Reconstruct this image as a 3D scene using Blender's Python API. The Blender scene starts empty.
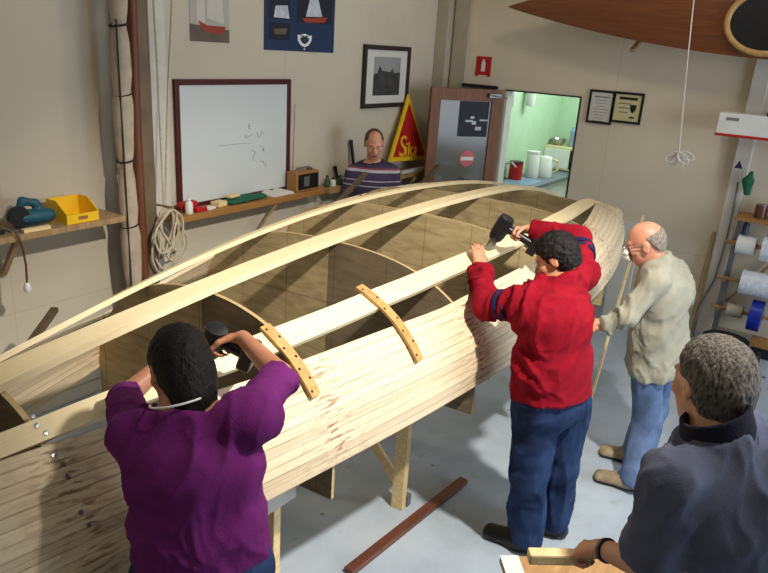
import bpy, bmesh, math, random
import numpy as np
from mathutils import Vector, Matrix, noise
random.seed(7)
S = bpy.context.scene
COL = S.collection
PI = math.pi
# ------------------------------------------------------------------ camera
F, CX, CY, CAMZ = 696., 384., 286.5, 2.4
_n = lambda v: np.array(v, float) / np.linalg.norm(v)
_up = -_n((-134, 2013, F))
_d1 = np.array((496, -207.5, F)); _d1 = _n(_d1); _d1 = _n(_d1 - _up * (_d1 @ _up))
_d2 = np.cross(_up, _d1)
_d2 = -_d2 if _d2[0] > 0 else _d2
RW = np.array([_d1, _d2, _up])            # rows: world axes seen from the camera (x right, y down, z forward)
CAM = np.array((0, 0, CAMZ))
def W(u, v, d): return CAM + RW @ np.array(((u - CX) / F * d, (v - CY) / F * d, d))
def hit(u, v, ax, val):
    r = RW @ np.array(((u - CX) / F, (v - CY) / F, 1.)); return CAM + r * ((val - CAM[ax]) / r[ax])
cd = bpy.data.cameras.new('camera'); cam = bpy.data.objects.new('camera', cd); COL.objects.link(cam)
cd.sensor_width = 36; cd.lens = F / 768 * 36; cd.clip_start = .05
mr, mu_, mb = RW @ (1, 0, 0), RW @ (0, -1, 0), RW @ (0, 0, -1)
cam.matrix_world = Matrix(((mr[0], mu_[0], mb[0], 0), (mr[1], mu_[1], mb[1], 0), (mr[2], mu_[2], mb[2], CAMZ), (0, 0, 0, 1)))
S.camera = cam
XR, YB = 6.94, 4.01                       # faces of the end wall and of the back wall
# ------------------------------------------------------------------ materials
def lin(c): return tuple((x / 12.92 if x <= .04045 else ((x + .055) / 1.055) ** 2.4) for x in (c[0] / 255, c[1] / 255, c[2] / 255)) + (1,)
class NT:
    def __init__(s, name):
        s.m = bpy.data.materials.new(name); s.m.use_nodes = True; s.t = s.m.node_tree; s.b = s.t.nodes['Principled BSDF']
    def n(s, typ, **kw):
        x = s.t.nodes.new(typ)
        for k, v in kw.items():
            if k.startswith('i_'):
                key = k[2:]; key = int(key) if key.isdigit() else key.replace('_', ' ')
                x.inputs[key].default_value = v
            else: setattr(x, k, v)
        return x
    def l(s, a, ao, b, bi): s.t.links.new(a.outputs[ao], b.inputs[bi])
    def coord(s, kind='Object', scale=(1, 1, 1)):
        c = s.n('ShaderNodeTexCoord'); mp = s.n('ShaderNodeMapping'); mp.inputs['Scale'].default_value = scale
        s.l(c, kind, mp, 'Vector'); return mp
    def ramp(s, src, out, stops):
        r = s.n('ShaderNodeValToRGB'); e = r.color_ramp.elements
        while len(e) < len(stops): e.new(.5)
        for i, (p, c) in enumerate(stops): e[i].position = p; e[i].color = c
        s.l(src, out, r, 'Fac'); return r
    def mix(s, fac, a, b, mode='MIX'):
        x = s.n('ShaderNodeMix', data_type='RGBA', blend_type=mode)
        for v, k in ((fac, 0), (a, 6), (b, 7)):
            if isinstance(v, tuple) and not hasattr(v[0], 'outputs'): x.inputs[k].default_value = v
            elif isinstance(v, (int, float)): x.inputs[k].default_value = v
            else: s.t.links.new(v[0].outputs[v[1]], x.inputs[k])
        return x
    def col(s, node, out): s.l(node, out, s.b, 'Base Color')
    def bump(s, src, out, strength, dist=.01):
        bp = s.n('ShaderNodeBump'); bp.inputs['Strength'].default_value = strength; bp.inputs['Distance'].default_value = dist
        s.l(src, out, bp, 'Height'); s.l(bp, 'Normal', s.b, 'Normal')
def plain(name, c, rough=.6, var=.12, scale=8, bump=0, metal=0, kind='Object', bs=60, spec=.4):
    t = NT(name); c = lin(c); mp = t.coord(kind)
    nz = t.n('ShaderNodeTexNoise', i_Scale=scale, i_Detail=5.); t.l(mp, 0, nz, 'Vector')
    d = tuple(x * (1 - var) for x in c[:3]) + (1,); b = tuple(min(1, x * (1 + var)) for x in c[:3]) + (1,)
    r = t.ramp(nz, 'Fac', [(.3, d), (.7, b)]); t.col(r, 'Color')
    t.b.inputs['Roughness'].default_value = rough; t.b.inputs['Metallic'].default_value = metal
    t.b.inputs['Specular IOR Level'].default_value = spec
    if bump:
        n2 = t.n('ShaderNodeTexNoise', i_Scale=bs, i_Detail=3.); t.l(mp, 0, n2, 'Vector'); t.bump(n2, 'Fac', bump)
    return t.m
def wood(name, light, dark, stretch=(1.2, 22, 22), kind='Object', rough=.55, amount=1., bump=.15):
    t = NT(name); mp = t.coord(kind, stretch)
    nz = t.n('ShaderNodeTexNoise', i_Scale=3., i_Detail=6., i_Roughness=.6, i_Distortion=.6); t.l(mp, 0, nz, 'Vector')
    r = t.ramp(nz, 'Fac', [(.5 - .28 * amount, lin(dark)), (.5 + .2 * amount, lin(light))]); t.col(r, 'Color')
    t.b.inputs['Roughness'].default_value = rough; t.bump(nz, 'Fac', bump, .004); return t.m
M = {}
def wall_mat(name, c, seam_axis):
    t = NT(name); mp = t.coord('Object')
    nz = t.n('ShaderNodeTexNoise', i_Scale=1.3, i_Detail=6., i_Roughness=.65); t.l(mp, 0, nz, 'Vector')
    c = lin(c); r = t.ramp(nz, 'Fac', [(.3, tuple(x * .9 for x in c[:3]) + (1,)), (.7, c)])
    # sheet seams every 2.4 m along and 1.2 m up, and scuffs
    sp = t.n('ShaderNodeSeparateXYZ'); t.l(mp, 0, sp, 0)
    def seam(out, off, per):
        a = t.n('ShaderNodeMath', operation='ADD', i_1=off); t.l(sp, out, a, 0)
        b = t.n('ShaderNodeMath', operation='PINGPONG', i_1=per / 2); t.l(a, 0, b, 0)
        g = t.n('ShaderNodeMath', operation='LESS_THAN', i_1=.0035); t.l(b, 0, g, 0); return g
    s1, s2 = seam(seam_axis, .35, 2.4), seam('Z', -.72, 2.4)
    mx = t.n('ShaderNodeMath', operation='MAXIMUM'); t.l(s1, 0, mx, 0); t.l(s2, 0, mx, 1)
    ml = t.n('ShaderNodeMath', operation='MULTIPLY', i_1=.16); t.l(mx, 0, ml, 0)
    m1 = t.mix((ml, 0), (r, 'Color'), (.12, .11, .1, 1))
    n2 = t.n('ShaderNodeTexNoise', i_Scale=2.2, i_Detail=8., i_Distortion=1.5); t.l(t.coord('Object', (1, 1, 5)), 0, n2, 'Vector')
    r2 = t.ramp(n2, 'Fac', [(.70, (0, 0, 0, 1)), (.80, (.3, .3, .3, 1))])
    m2 = t.mix((r2, 'Color'), (m1, 2), (.2, .18, .16, 1)); t.col(m2, 2)
    t.b.inputs['Roughness'].default_value = .75; t.b.inputs['Specular IOR Level'].default_value = .25; return t.m
M['wall_b'] = wall_mat('painted_back_wall', (204, 193, 173), 'X')
M['wall_r'] = wall_mat('painted_end_wall', (222, 209, 187), 'Y')
def floor_mat():
    t = NT('painted_concrete'); mp = t.coord('Object')
    a = t.n('ShaderNodeTexNoise', i_Scale=.9, i_Detail=7., i_Roughness=.65); t.l(mp, 0, a, 'Vector')
    r = t.ramp(a, 'Fac', [(.3, lin((138, 148, 158))), (.55, lin((170, 182, 194))), (.75, lin((192, 200, 208)))])
    b = t.n('ShaderNodeTexNoise', i_Scale=7., i_Detail=8., i_Roughness=.7); t.l(mp, 0, b, 'Vector')
    r2 = t.ramp(b, 'Fac', [(.60, (0, 0, 0, 1)), (.74, (.55, .55, .55, 1))])
    m = t.mix((r2, 'Color'), (r, 'Color'), lin((120, 108, 92))); 
    v = t.n('ShaderNodeTexVoronoi', i_Scale=5.5); t.l(mp, 0, v, 'Vector')
    r3 = t.ramp(v, 'Distance', [(.04, (.8, .8, .8, 1)), (.075, (0, 0, 0, 1))])
    m2 = t.mix((r3, 'Color'), (m, 2), lin((105, 85, 62))); t.col(m2, 2)
    rr = t.ramp(a, 'Fac', [(.3, (.35, .35, .35, 1)), (.7, (.55, .55, .55, 1))]); t.l(rr, 'Color', t.b, 'Roughness'); return t.m
M['floor'] = floor_mat()
M['ceil'] = plain('ceiling_paint', (200, 198, 190), .8)
M['column'] = plain('column_paint', (112, 95, 74), .55, .15)
M['white_trim'] = plain('white_trim_paint', (205, 200, 190), .6, .05)
M['cream_trim'] = plain('cream_post_paint', (178, 168, 148), .6, .06)
M['canvas'] = plain('sail_canvas', (182, 166, 146), .9, .12, 14, .4, bs=20)
M['spar'] = wood('varnished_spar', (118, 66, 38), (82, 42, 24), (20, 20, 1.5))
M['black'] = plain('black_plastic', (24, 24, 28), .4, .1)
M['blackfab'] = plain('dark_strap', (40, 34, 32), .8)
M['wboard'] = plain('whiteboard_enamel', (205, 210, 210), .3, .03, 2)
M['maroon'] = plain('maroon_frame', (72, 22, 26), .45)
M['darkframe'] = plain('dark_wood_frame', (42, 30, 26), .45)
M['paper'] = plain('paper', (208, 205, 196), .8, .03)
M['cream_paper'] = plain('cream_paper', (206, 198, 150), .8, .05)
M['red'] = plain('red_paint', (180, 24, 26), .5, .06)
M['yellow'] = plain('yellow_paint', (236, 190, 30), .5, .05)
M['white'] = plain('white_plastic', (225, 225, 220), .45, .04)
M['grey'] = plain('grey_metal', (128, 130, 132), .4, .1, metal=.6)
M['steel'] = plain('bright_steel', (170, 172, 175), .3, .1, metal=.9)
M['teal'] = plain('teal_tool', (28, 78, 96), .5)
M['green'] = plain('green_cloth', (26, 92, 66), .8)
M['dgreen'] = plain('leaf_green', (52, 82, 40), .6, .3, 20)
M['navy'] = plain('navy_poster', (30, 50, 84), .45, .12, 4)
M['shelfwood'] = wood('shelf_wood', (172, 124, 66), (132, 88, 42), (1.2, 20, 20))
M['bench'] = wood('bench_wood', (178, 140, 92), (132, 98, 60), (2, 14, 14))
M['doorwood'] = wood('door_wood', (134, 80, 42), (98, 56, 30), (14, 14, 1.2))
M['pine'] = wood('pine', (238, 214, 164), (206, 172, 112), (1.1, 16, 16))
M['pine_uv'] = wood('pine_batten', (246, 230, 190), (226, 200, 150), (1.0, 22, 1), 'UV')
M['pine_old'] = wood('weathered_pine', (180, 150, 106), (128, 98, 62), (12, 12, 1.2))
M['strapwood'] = wood('strap_wood', (200, 160, 98), (160, 116, 62), (10, 10, 10))
M['mahog'] = wood('mahogany_ply', (128, 74, 40), (88, 46, 24), (4, 1.2, 14), rough=.35)
M['redplank'] = wood('red_brown_timber', (112, 64, 50), (74, 42, 34), (1.2, 16, 16), rough=.35)
M['rope'] = plain('rope_fibre', (196, 184, 158), .9, .15, 40)
M['wrope'] = plain('white_cord', (220, 215, 205), .7)
M['glass'] = None
def ply_mat(name, c0, c1):
    t = NT(name); mp = t.coord('Object', (1, 1, 1))
    w = t.n('ShaderNodeTexNoise', i_Scale=2.2, i_Detail=6., i_Distortion=1.2); t.l(t.coord('Object', (2, 2, 9)), 0, w, 'Vector')
    r = t.ramp(w, 'Fac', [(.3, lin(c0)), (.7, lin(c1))])
    sp = t.n('ShaderNodeSeparateXYZ'); t.l(mp, 0, sp, 0)
    def line(out, off, per):
        a = t.n('ShaderNodeMath', operation='ADD', i_1=off); t.l(sp, out, a, 0)
        b = t.n('ShaderNodeMath', operation='PINGPONG', i_1=per / 2); t.l(a, 0, b, 0)
        g = t.n('ShaderNodeMath', operation='LESS_THAN', i_1=.003); t.l(b, 0, g, 0); return g
    mx = t.n('ShaderNodeMath', operation='MAXIMUM'); t.l(line('Y', .07, .31), 0, mx, 0); t.l(line('Z', .1, .4), 0, mx, 1)
    ml = t.n('ShaderNodeMath', operation='MULTIPLY', i_1=.4); t.l(mx, 0, ml, 0)
    m = t.mix((ml, 0), (r, 'Color'), lin((70, 55, 40))); t.col(m, 2); t.b.inputs['Roughness'].default_value = .7; return t.m
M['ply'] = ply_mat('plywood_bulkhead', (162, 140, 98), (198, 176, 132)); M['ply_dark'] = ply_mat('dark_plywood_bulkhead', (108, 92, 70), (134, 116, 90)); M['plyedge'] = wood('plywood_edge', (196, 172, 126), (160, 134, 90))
M['oldstick'] = wood('dark_weathered_timber', (104, 86, 64), (70, 56, 42), (12, 12, 1.2))
def plank_mat(name, frames):
    t = NT(name)
    uv = t.n('ShaderNodeTexCoord'); sp = t.n('ShaderNodeSeparateXYZ'); t.l(uv, 'UV', sp, 0)
    fl = t.n('ShaderNodeMath', operation='FLOOR'); t.l(sp, 'Y', fl, 0)           # strip number
    wn = t.n('ShaderNodeTexWhiteNoise', noise_dimensions='1D'); t.l(fl, 0, wn, 'W')
    cb = t.n('ShaderNodeCombineXYZ'); t.l(sp, 'X', cb, 0); t.l(sp, 'Y', cb, 1); t.l(wn, 'Value', cb, 2)
    mp = t.n('ShaderNodeMapping'); mp.inputs['Scale'].default_value = (.35, 3.2, 40); t.l(cb, 0, mp, 0)
    nz = t.n('ShaderNodeTexNoise', i_Scale=2.5, i_Detail=7., i_Roughness=.6, i_Distortion=.4); t.l(mp, 0, nz, 'Vector')
    r = t.ramp(nz, 'Fac', [(.22, lin((190, 158, 116))), (.45, lin((224, 202, 166))), (.75, lin((236, 222, 194)))])
    hs = t.n('ShaderNodeHueSaturation'); t.l(r, 'Color', hs, 'Color')
    mv = t.n('ShaderNodeMapRange', i_3=.84, i_4=1.06); t.l(wn, 'Value', mv, 0); t.l(mv, 0, hs, 'Value')
    # filled joints: dark broken line at each strip edge
    fr = t.n('ShaderNodeMath', operation='FRACT'); t.l(sp, 'Y', fr, 0)
    pp = t.n('ShaderNodeMath', operation='PINGPONG', i_1=.5); t.l(fr, 0, pp, 0)
    e = t.ramp(pp, 0, [(.025, (1, 1, 1, 1)), (.08, (0, 0, 0, 1))])
    n3 = t.n('ShaderNodeTexNoise', i_Scale=3., i_Detail=4.); mp3 = t.n('ShaderNodeMapping'); mp3.inputs['Scale'].default_value = (1.5, 1.1, 1); t.l(uv, 'UV', mp3, 0); t.l(mp3, 0, n3, 'Vector')
    e2 = t.ramp(n3, 'Fac', [(.36, (.18, .18, .18, 1)), (.64, (.75, .75, .75, 1))])
    em = t.mix(1., (e, 'Color'), (e2, 'Color'), 'MULTIPLY')
    m1 = t.mix((em, 2), (hs, 'Color'), lin((122, 84, 52)))
    # filler blotches along each frame
    acc = None
    for s in frames:
        a = t.n('ShaderNodeMath', operation='SUBTRACT', i_1=s); t.l(sp, 'X', a, 0)
        ab = t.n('ShaderNodeMath', operation='ABSOLUTE'); t.l(a, 0, ab, 0)
        if acc is None: acc = ab
        else:
            mn = t.n('ShaderNodeMath', operation='MINIMUM'); t.l(acc, 0, mn, 0); t.l(ab, 0, mn, 1); acc = mn
    rb = t.ramp(acc, 0, [(.015, (1, 1, 1, 1)), (.09, (.30, .30, .30, 1)), (.30, (0, 0, 0, 1))])
    n4 = t.n('ShaderNodeTexNoise', i_Scale=6., i_Detail=5.); mp4 = t.n('ShaderNodeMapping'); mp4.inputs['Scale'].default_value = (3., .45, 1); t.l(uv, 'UV', mp4, 0); t.l(mp4, 0, n4, 'Vector')
    r4 = t.ramp(n4, 'Fac', [(.50, (0, 0, 0, 1)), (.62, (.8, .8, .8, 1))])
    bm_ = t.mix(1., (rb, 'Color'), (r4, 'Color'), 'MULTIPLY')
    m2 = t.mix((bm_, 2), (m1, 2), lin((128, 84, 52))); t.col(m2, 2)
    t.b.inputs['Roughness'].default_value = .55
    t.bump(em, 2, -.3, .004); return t.m
def glass_mat():
    t = NT('door_glass'); t.b.inputs['Base Color'].default_value = (.8, .85, .85, 1); t.b.inputs['Roughness'].default_value = .03
    t.b.inputs['Transmission Weight'].default_value = 1.; t.b.inputs['IOR'].default_value = 1.1; return t.m
M['glass'] = glass_mat()
def skin_mat(name, c):
    t = NT(name); mp = t.coord('Object'); c = lin(c)
    nz = t.n('ShaderNodeTexNoise', i_Scale=14., i_Detail=4.); t.l(mp, 0, nz, 'Vector')
    r = t.ramp(nz, 'Fac', [(.3, (c[0] * .86, c[1] * .78, c[2] * .74, 1)), (.7, c)]); t.col(r, 'Color')
    t.b.inputs['Roughness'].default_value = .45; t.b.inputs['Subsurface Weight'].default_value = .12; t.b.inputs['Subsurface Radius'].default_value = (.01, .004, .002); return t.m
M['skin'] = skin_mat('skin', (205, 150, 118)); M['skin_pink'] = skin_mat('pink_skin', (222, 158, 130)); M['skin_tan'] = skin_mat('tan_skin', (182, 126, 96))
M['lips'] = plain('lips', (160, 92, 84), .5)
def cloth(name, c, var=.2, scale=30, bump=.25, bs=220, rough=.9):
    m = plain(name, c, rough, var, scale, bump, bs=bs, spec=.15); return m
M['purple'] = cloth('purple_knit', (106, 36, 102), .12, 12)
M['fleece'] = cloth('red_fleece', (138, 12, 32), .12, 25, .4)
M['navyfab'] = cloth('navy_fabric', (34, 32, 66), .1)
M['denim'] = cloth('blue_denim', (38, 54, 88), .45, 9, .3)
M['denim2'] = cloth('washed_denim', (94, 114, 150), .35, 8, .3)
M['khaki'] = cloth('pale_khaki_cotton', (158, 156, 140), .08, 10, .15)
M['polo'] = cloth('slate_polo', (92, 96, 116), .12, 14, .2)
M['collar'] = cloth('dark_collar', (34, 34, 46), .1)
M['trouser'] = cloth('dark_trousers', (50, 52, 60), .1)
M['shoe_b'] = plain('black_shoe', (28, 26, 27), .5); M['shoe_t'] = plain('tan_shoe', (150, 134, 108), .6, .35, 18)
def hair_mat(name, a, b, sc=150):
    t = NT(name); nz = t.n('ShaderNodeTexNoise', i_Scale=sc, i_Detail=3.); t.l(t.coord('Object', (1, 1, .35)), 0, nz, 'Vector')
    r = t.ramp(nz, 'Fac', [(.35, lin(a)), (.65, lin(b))]); t.col(r, 'Color'); t.b.inputs['Roughness'].default_value = .62; t.b.inputs['Specular IOR Level'].default_value = .25; t.bump(nz, 'Fac', .6, .01); return t.m
M['hair_dk'] = hair_mat('black_hair', (10, 8, 8), (24, 18, 17)); M['hair_gr'] = hair_mat('grey_hair', (48, 44, 41), (112, 105, 97))
M['hair_wh'] = hair_mat('white_hair', (112, 102, 94), (156, 146, 136)); M['hair_br'] = hair_mat('short_brown_hair', (70, 52, 42), (112, 88, 72))
def stripe_mat():
    t = NT('striped_jumper'); sp = t.n('ShaderNodeSeparateXYZ'); t.l(t.coord('Object'), 0, sp, 0)
    r = t.ramp(sp, 'Z', [(0, lin((74, 60, 92))), (1, lin((74, 60, 92)))]); cr = r.color_ramp; cr.interpolation = 'CONSTANT'
    b, l_, rd = lin((66, 56, 84)), lin((190, 184, 196)), lin((140, 74, 86))
    cr.elements[0].color = b
    zz = [float(hit(374, v, 1, 3.52)[2]) / 2 for v in (187, 182, 173, 166)]
    for p, c in ((zz[0], l_), (zz[0] + .006, b), (zz[1], l_), (zz[1] + .005, b), (zz[2], l_), (zz[2] + .012, rd), (zz[2] + .02, b), (zz[3], lin((48, 42, 62)))):
        e = cr.elements.new(p); e.color = c
    dv = t.n('ShaderNodeMath', operation='DIVIDE', i_1=2.); t.l(sp, 'Z', dv, 0); t.l(dv, 0, r, 'Fac'); t.col(r, 'Color'); t.b.inputs['Roughness'].default_value = .9; return t.m
M['stripes'] = stripe_mat()
# ------------------------------------------------------------------ object helpers
def link(name, me, mat, parent=None, smooth=False):
    o = bpy.data.objects.new(name, me); COL.objects.link(o)
    for m in (mat if isinstance(mat, (list, tuple)) else [mat]): me.materials.append(M[m] if isinstance(m, str) else m)
    if smooth:
        for p in me.polygons: p.use_smooth = True
    if parent: o.parent = parent; o.matrix_parent_inverse = Matrix.Translation(-Vector(parent.location)) if parent.rotation_euler.z == 0 else parent.matrix_basis.inverted()
    return o
def tag(o, label, cat, group=None):
    o['label'] = label; o['category'] = cat
    if group: o['group'] = group
    return o
def thing(name, label, cat, loc=(0, 0, 0), group=None):
    o = bpy.data.objects.new(name, None); o.empty_display_size = .1; COL.objects.link(o); o.location = Vector([float(x) for x in loc]); return tag(o, label, cat, group)
class B:                                   # collects shapes into ONE mesh, world coordinates
    def __init__(s): s.bm = bmesh.new()
    def box(s, lo, hi, bevel=0):
        vs = [s.bm.verts.new((x, y, z)) for x in (lo[0], hi[0]) for y in (lo[1], hi[1]) for z in (lo[2], hi[2])]
        fs = [s.bm.faces.new([vs[i] for i in f]) for f in ((0, 1, 3, 2), (4, 6, 7, 5), (0, 4, 5, 1), (2, 3, 7, 6), (0, 2, 6, 4), (1, 5, 7, 3))]
        if bevel: bmesh.ops.bevel(s.bm, geom=list({e for f in fs for e in f.edges}), offset=bevel, segments=2, profile=.5, affect='EDGES')
        return s
    def obox(s, c, ax, ay, az, bevel=0):    # centre and three half-axis vectors
        c = Vector(c); ax, ay, az = Vector(ax), Vector(ay), Vector(az)
        vs = [s.bm.verts.new(c + i * ax + j * ay + k * az) for i in (-1, 1) for j in (-1, 1) for k in (-1, 1)]
        fs = [s.bm.faces.new([vs[i] for i in f]) for f in ((0, 1, 3, 2), (4, 6, 7, 5), (0, 4, 5, 1), (2, 3, 7, 6), (0, 2, 6, 4), (1, 5, 7, 3))]
        if bevel: bmesh.ops.bevel(s.bm, geom=list({e for f in fs for e in f.edges}), offset=bevel, segments=2, profile=.5, affect='EDGES')
        return s
    def bar(s, a, b, w, h, up=(0, 0, 1), bevel=.003):
        a, b = Vector(a), Vector(b); d = (b - a); l = d.length; d.normalize(); u = Vector(up); sd = d.cross(u)
        if sd.length < 1e-3: sd = d.cross(Vector((1, 0, 0)))
        sd.normalize(); u = sd.cross(d); return s.obox((a + b) / 2, d * l / 2, sd * w / 2, u * h / 2, bevel)
    def tube(s, pts, r, n=10, cap=True):
        pts = [Vector(p) for p in pts]; rr = r if isinstance(r, (list, tuple)) else [r] * len(pts); rings = []; prev = None
        for i, p in enumerate(pts):
            d = (pts[min(i + 1, len(pts) - 1)] - pts[max(i - 1, 0)]).normalized()
            x = prev - d * prev.dot(d) if prev else d.orthogonal()
            x.normalize(); prev = x; y = d.cross(x)
            rings.append([s.bm.verts.new(p + (x * math.cos(2 * PI * k / n) + y * math.sin(2 * PI * k / n)) * rr[i]) for k in range(n)])
        for a, b in zip(rings, rings[1:]):
            for k in range(n): s.bm.faces.new((a[k], a[(k + 1) % n], b[(k + 1) % n], b[k]))
        if cap: s.bm.faces.new(rings[0][::-1]); s.bm.faces.new(rings[-1])
        return s
    def lathe(s, c, prof, axis=(0, 0, 1), n=24):
        c = Vector(c); ax = Vector(axis).normalized(); x = ax.orthogonal().normalized(); y = ax.cross(x); rings = []
        for r, h in prof: rings.append([s.bm.verts.new(c + ax * h + (x * math.cos(2 * PI * k / n) + y * math.sin(2 * PI * k / n)) * max(r, 1e-4)) for k in range(n)])
        for a, b in zip(rings, rings[1:]):
            for k in range(n): s.bm.faces.new((a[k], a[(k + 1) % n], b[(k + 1) % n], b[k]))
        if prof[0] != prof[-1]: s.bm.faces.new(rings[0][::-1]); s.bm.faces.new(rings[-1])
        return s
    def prism(s, pts, d, mi=0, edge_mi=None):   # polygon extruded by vector d
        d = Vector(d); a = [s.bm.verts.new(p) for p in pts]; b = [s.bm.verts.new(Vector(p) + d) for p in pts]; n = len(a)
        fs = [s.bm.faces.new(a[::-1]), s.bm.faces.new(b)]
        for f in fs: f.material_index = mi
        for k in range(n):
            f = s.bm.faces.new((a[k], a[(k + 1) % n], b[(k + 1) % n], b[k])); f.material_index = mi if edge_mi is None else edge_mi
        return s
    def ball(s, c, r, sc=(1, 1, 1), n=12):
        m = bmesh.ops.create_uvsphere(s.bm, u_segments=n * 2, v_segments=n, radius=r)
        for v in m['verts']: v.co = Vector((v.co.x * sc[0], v.co.y * sc[1], v.co.z * sc[2])) + Vector(c)
        return s
    def done(s, name, mat, parent=None, smooth=False, kind=None):
        bmesh.ops.recalc_face_normals(s.bm, faces=s.bm.faces); me = bpy.data.meshes.new(name); s.bm.to_mesh(me); s.bm.free()
        o = link(name, me, mat, parent, smooth)
        if smooth:
            try: me.set_sharp_from_angle(angle=math.radians(38))
            except Exception: pass
        if kind: o['kind'] = kind
        return o
def text(name, body, size, loc, xdir, updir, mat, parent, shear=0., depth=.002, bold=0., align='CENTER'):
    c = bpy.data.curves.new(name, 'FONT'); c.body = body; c.size = size; c.extrude = depth; c.align_x = align; c.align_y = 'CENTER'; c.shear = shear; c.offset = bold
    t = bpy.data.objects.new('lettering_source', c); COL.objects.link(t); bpy.context.view_layer.update()
    me = bpy.data.meshes.new_from_object(t.evaluated_get(bpy.context.evaluated_depsgraph_get())); bpy.data.objects.remove(t)
    x, u = Vector(xdir).normalized(), Vector(updir).normalized(); z = x.cross(u)
    me.transform(Matrix(((x.x, u.x, z.x, loc[0]), (x.y, u.y, z.y, loc[1]), (x.z, u.z, z.z, loc[2]), (0, 0, 0, 1)))); me.materials.clear()
    return link(name, me, mat, parent)
def V(*a): return Vector(a)
def bp(u, v, off=0.): return Vector(hit(u, v, 1, YB - off))     # a point of the back wall
def rp(u, v, off=0.): return Vector(hit(u, v, 0, XR - off))     # a point of the end wall
# ------------------------------------------------------------------ implicit surfaces for bodies and clothes
A = lambda *v: np.array(v, float)
class SDF:
    def __init__(s): s.p = []
    def add(s, f, lo, hi, k, op='add'): s.p.append((f, np.array(lo), np.array(hi), k, op)); return s
    def cap(s, a, b, ra, rb, k=.02, op='add'):
        a, b = np.array(a, float), np.array(b, float); ab = b - a; L = max(ab @ ab, 1e-9)
        def f(P):
            t = np.clip(((P - a) @ ab) / L, 0, 1); return np.linalg.norm(P - a - t[..., None] * ab, axis=-1) - (ra + (rb - ra) * t)
        r = max(ra, rb); return s.add(f, np.minimum(a, b) - r, np.maximum(a, b) + r, k, op)
    def ecap(s, a, b, u, r0, r1, k=.03, op='add'):
        a, b, u = np.array(a, float), np.array(b, float), np.array(u, float); ab = b - a; L = np.linalg.norm(ab); w = ab / L; u = u - w * (u @ w); u /= np.linalg.norm(u); v = np.cross(w, u)
        r0, r1 = np.array(r0, float), np.array(r1, float)
        def f(P):
            q = P - a; h = q @ w; t = np.clip(h / L, 0, 1); ex = h - t * L
            ru = r0[0] + (r1[0] - r0[0]) * t; rv = r0[1] + (r1[1] - r0[1]) * t; m = np.minimum(ru, rv)
            return (np.sqrt(((q @ u) / ru) ** 2 + ((q @ v) / rv) ** 2 + (ex / m) ** 2) - 1) * m
        r = max(r0.max(), r1.max()); return s.add(f, np.minimum(a, b) - r, np.maximum(a, b) + r, k, op)
    def ell(s, c, R, r, k=.015, op='add'):
        c, R, r = np.array(c, float), np.array(R, float), np.array(r, float); m = r.min()
        def f(P):
            q = ((P - c) @ R.T) / r; n = np.linalg.norm(q, axis=-1); g = np.linalg.norm(q / r, axis=-1) + 1e-9; return n * (n - 1) / g
        return s.add(f, c - r.max(), c + r.max(), k, op)
    def cut(s, o, nrm, rad=9., k=.004):      # keep the side against nrm, within rad of o
        o = np.array(o, float); nrm = _n(nrm)
        return s.add(lambda P: (P - o) @ nrm, o - rad, o + rad, k, 'cut')
    def mesh(s, vox):
        lo = np.min([p[1] for p in s.p if p[4] == 'add'], 0) - 3 * vox - .01; hi = np.max([p[2] for p in s.p if p[4] == 'add'], 0) + 3 * vox + .01
        n = np.ceil((hi - lo) / vox).astype(int) + 1; D = np.full(n, .1, np.float32)
        for f, a, b, k, op in s.p:
            pad = (k + 2 * vox + .01) if op != 'cut' else 0
            i0 = np.clip(np.floor((a - pad - lo) / vox).astype(int), 0, n); i1 = np.clip(np.ceil((b + pad - lo) / vox).astype(int) + 1, 0, n)
            if (i1 <= i0).any(): continue
            ax = [lo[i] + vox * np.arange(i0[i], i1[i]) for i in range(3)]
            P = np.stack(np.meshgrid(*ax, indexing='ij'), -1); d = f(P).astype(np.float32); sl = tuple(slice(i0[i], i1[i]) for i in range(3)); c = D[sl]
            if op == 'add':
                h = np.clip(.5 + .5 * (c - d) / k, 0, 1); D[sl] = c + (d - c) * h - k * h * (1 - h)
            else:
                if op == 'sub': d = -d
                h = np.clip(.5 - .5 * (c - d) / k, 0, 1); D[sl] = c + (d - c) * h + k * h * (1 - h)
        return nets(D, lo, vox)
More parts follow.
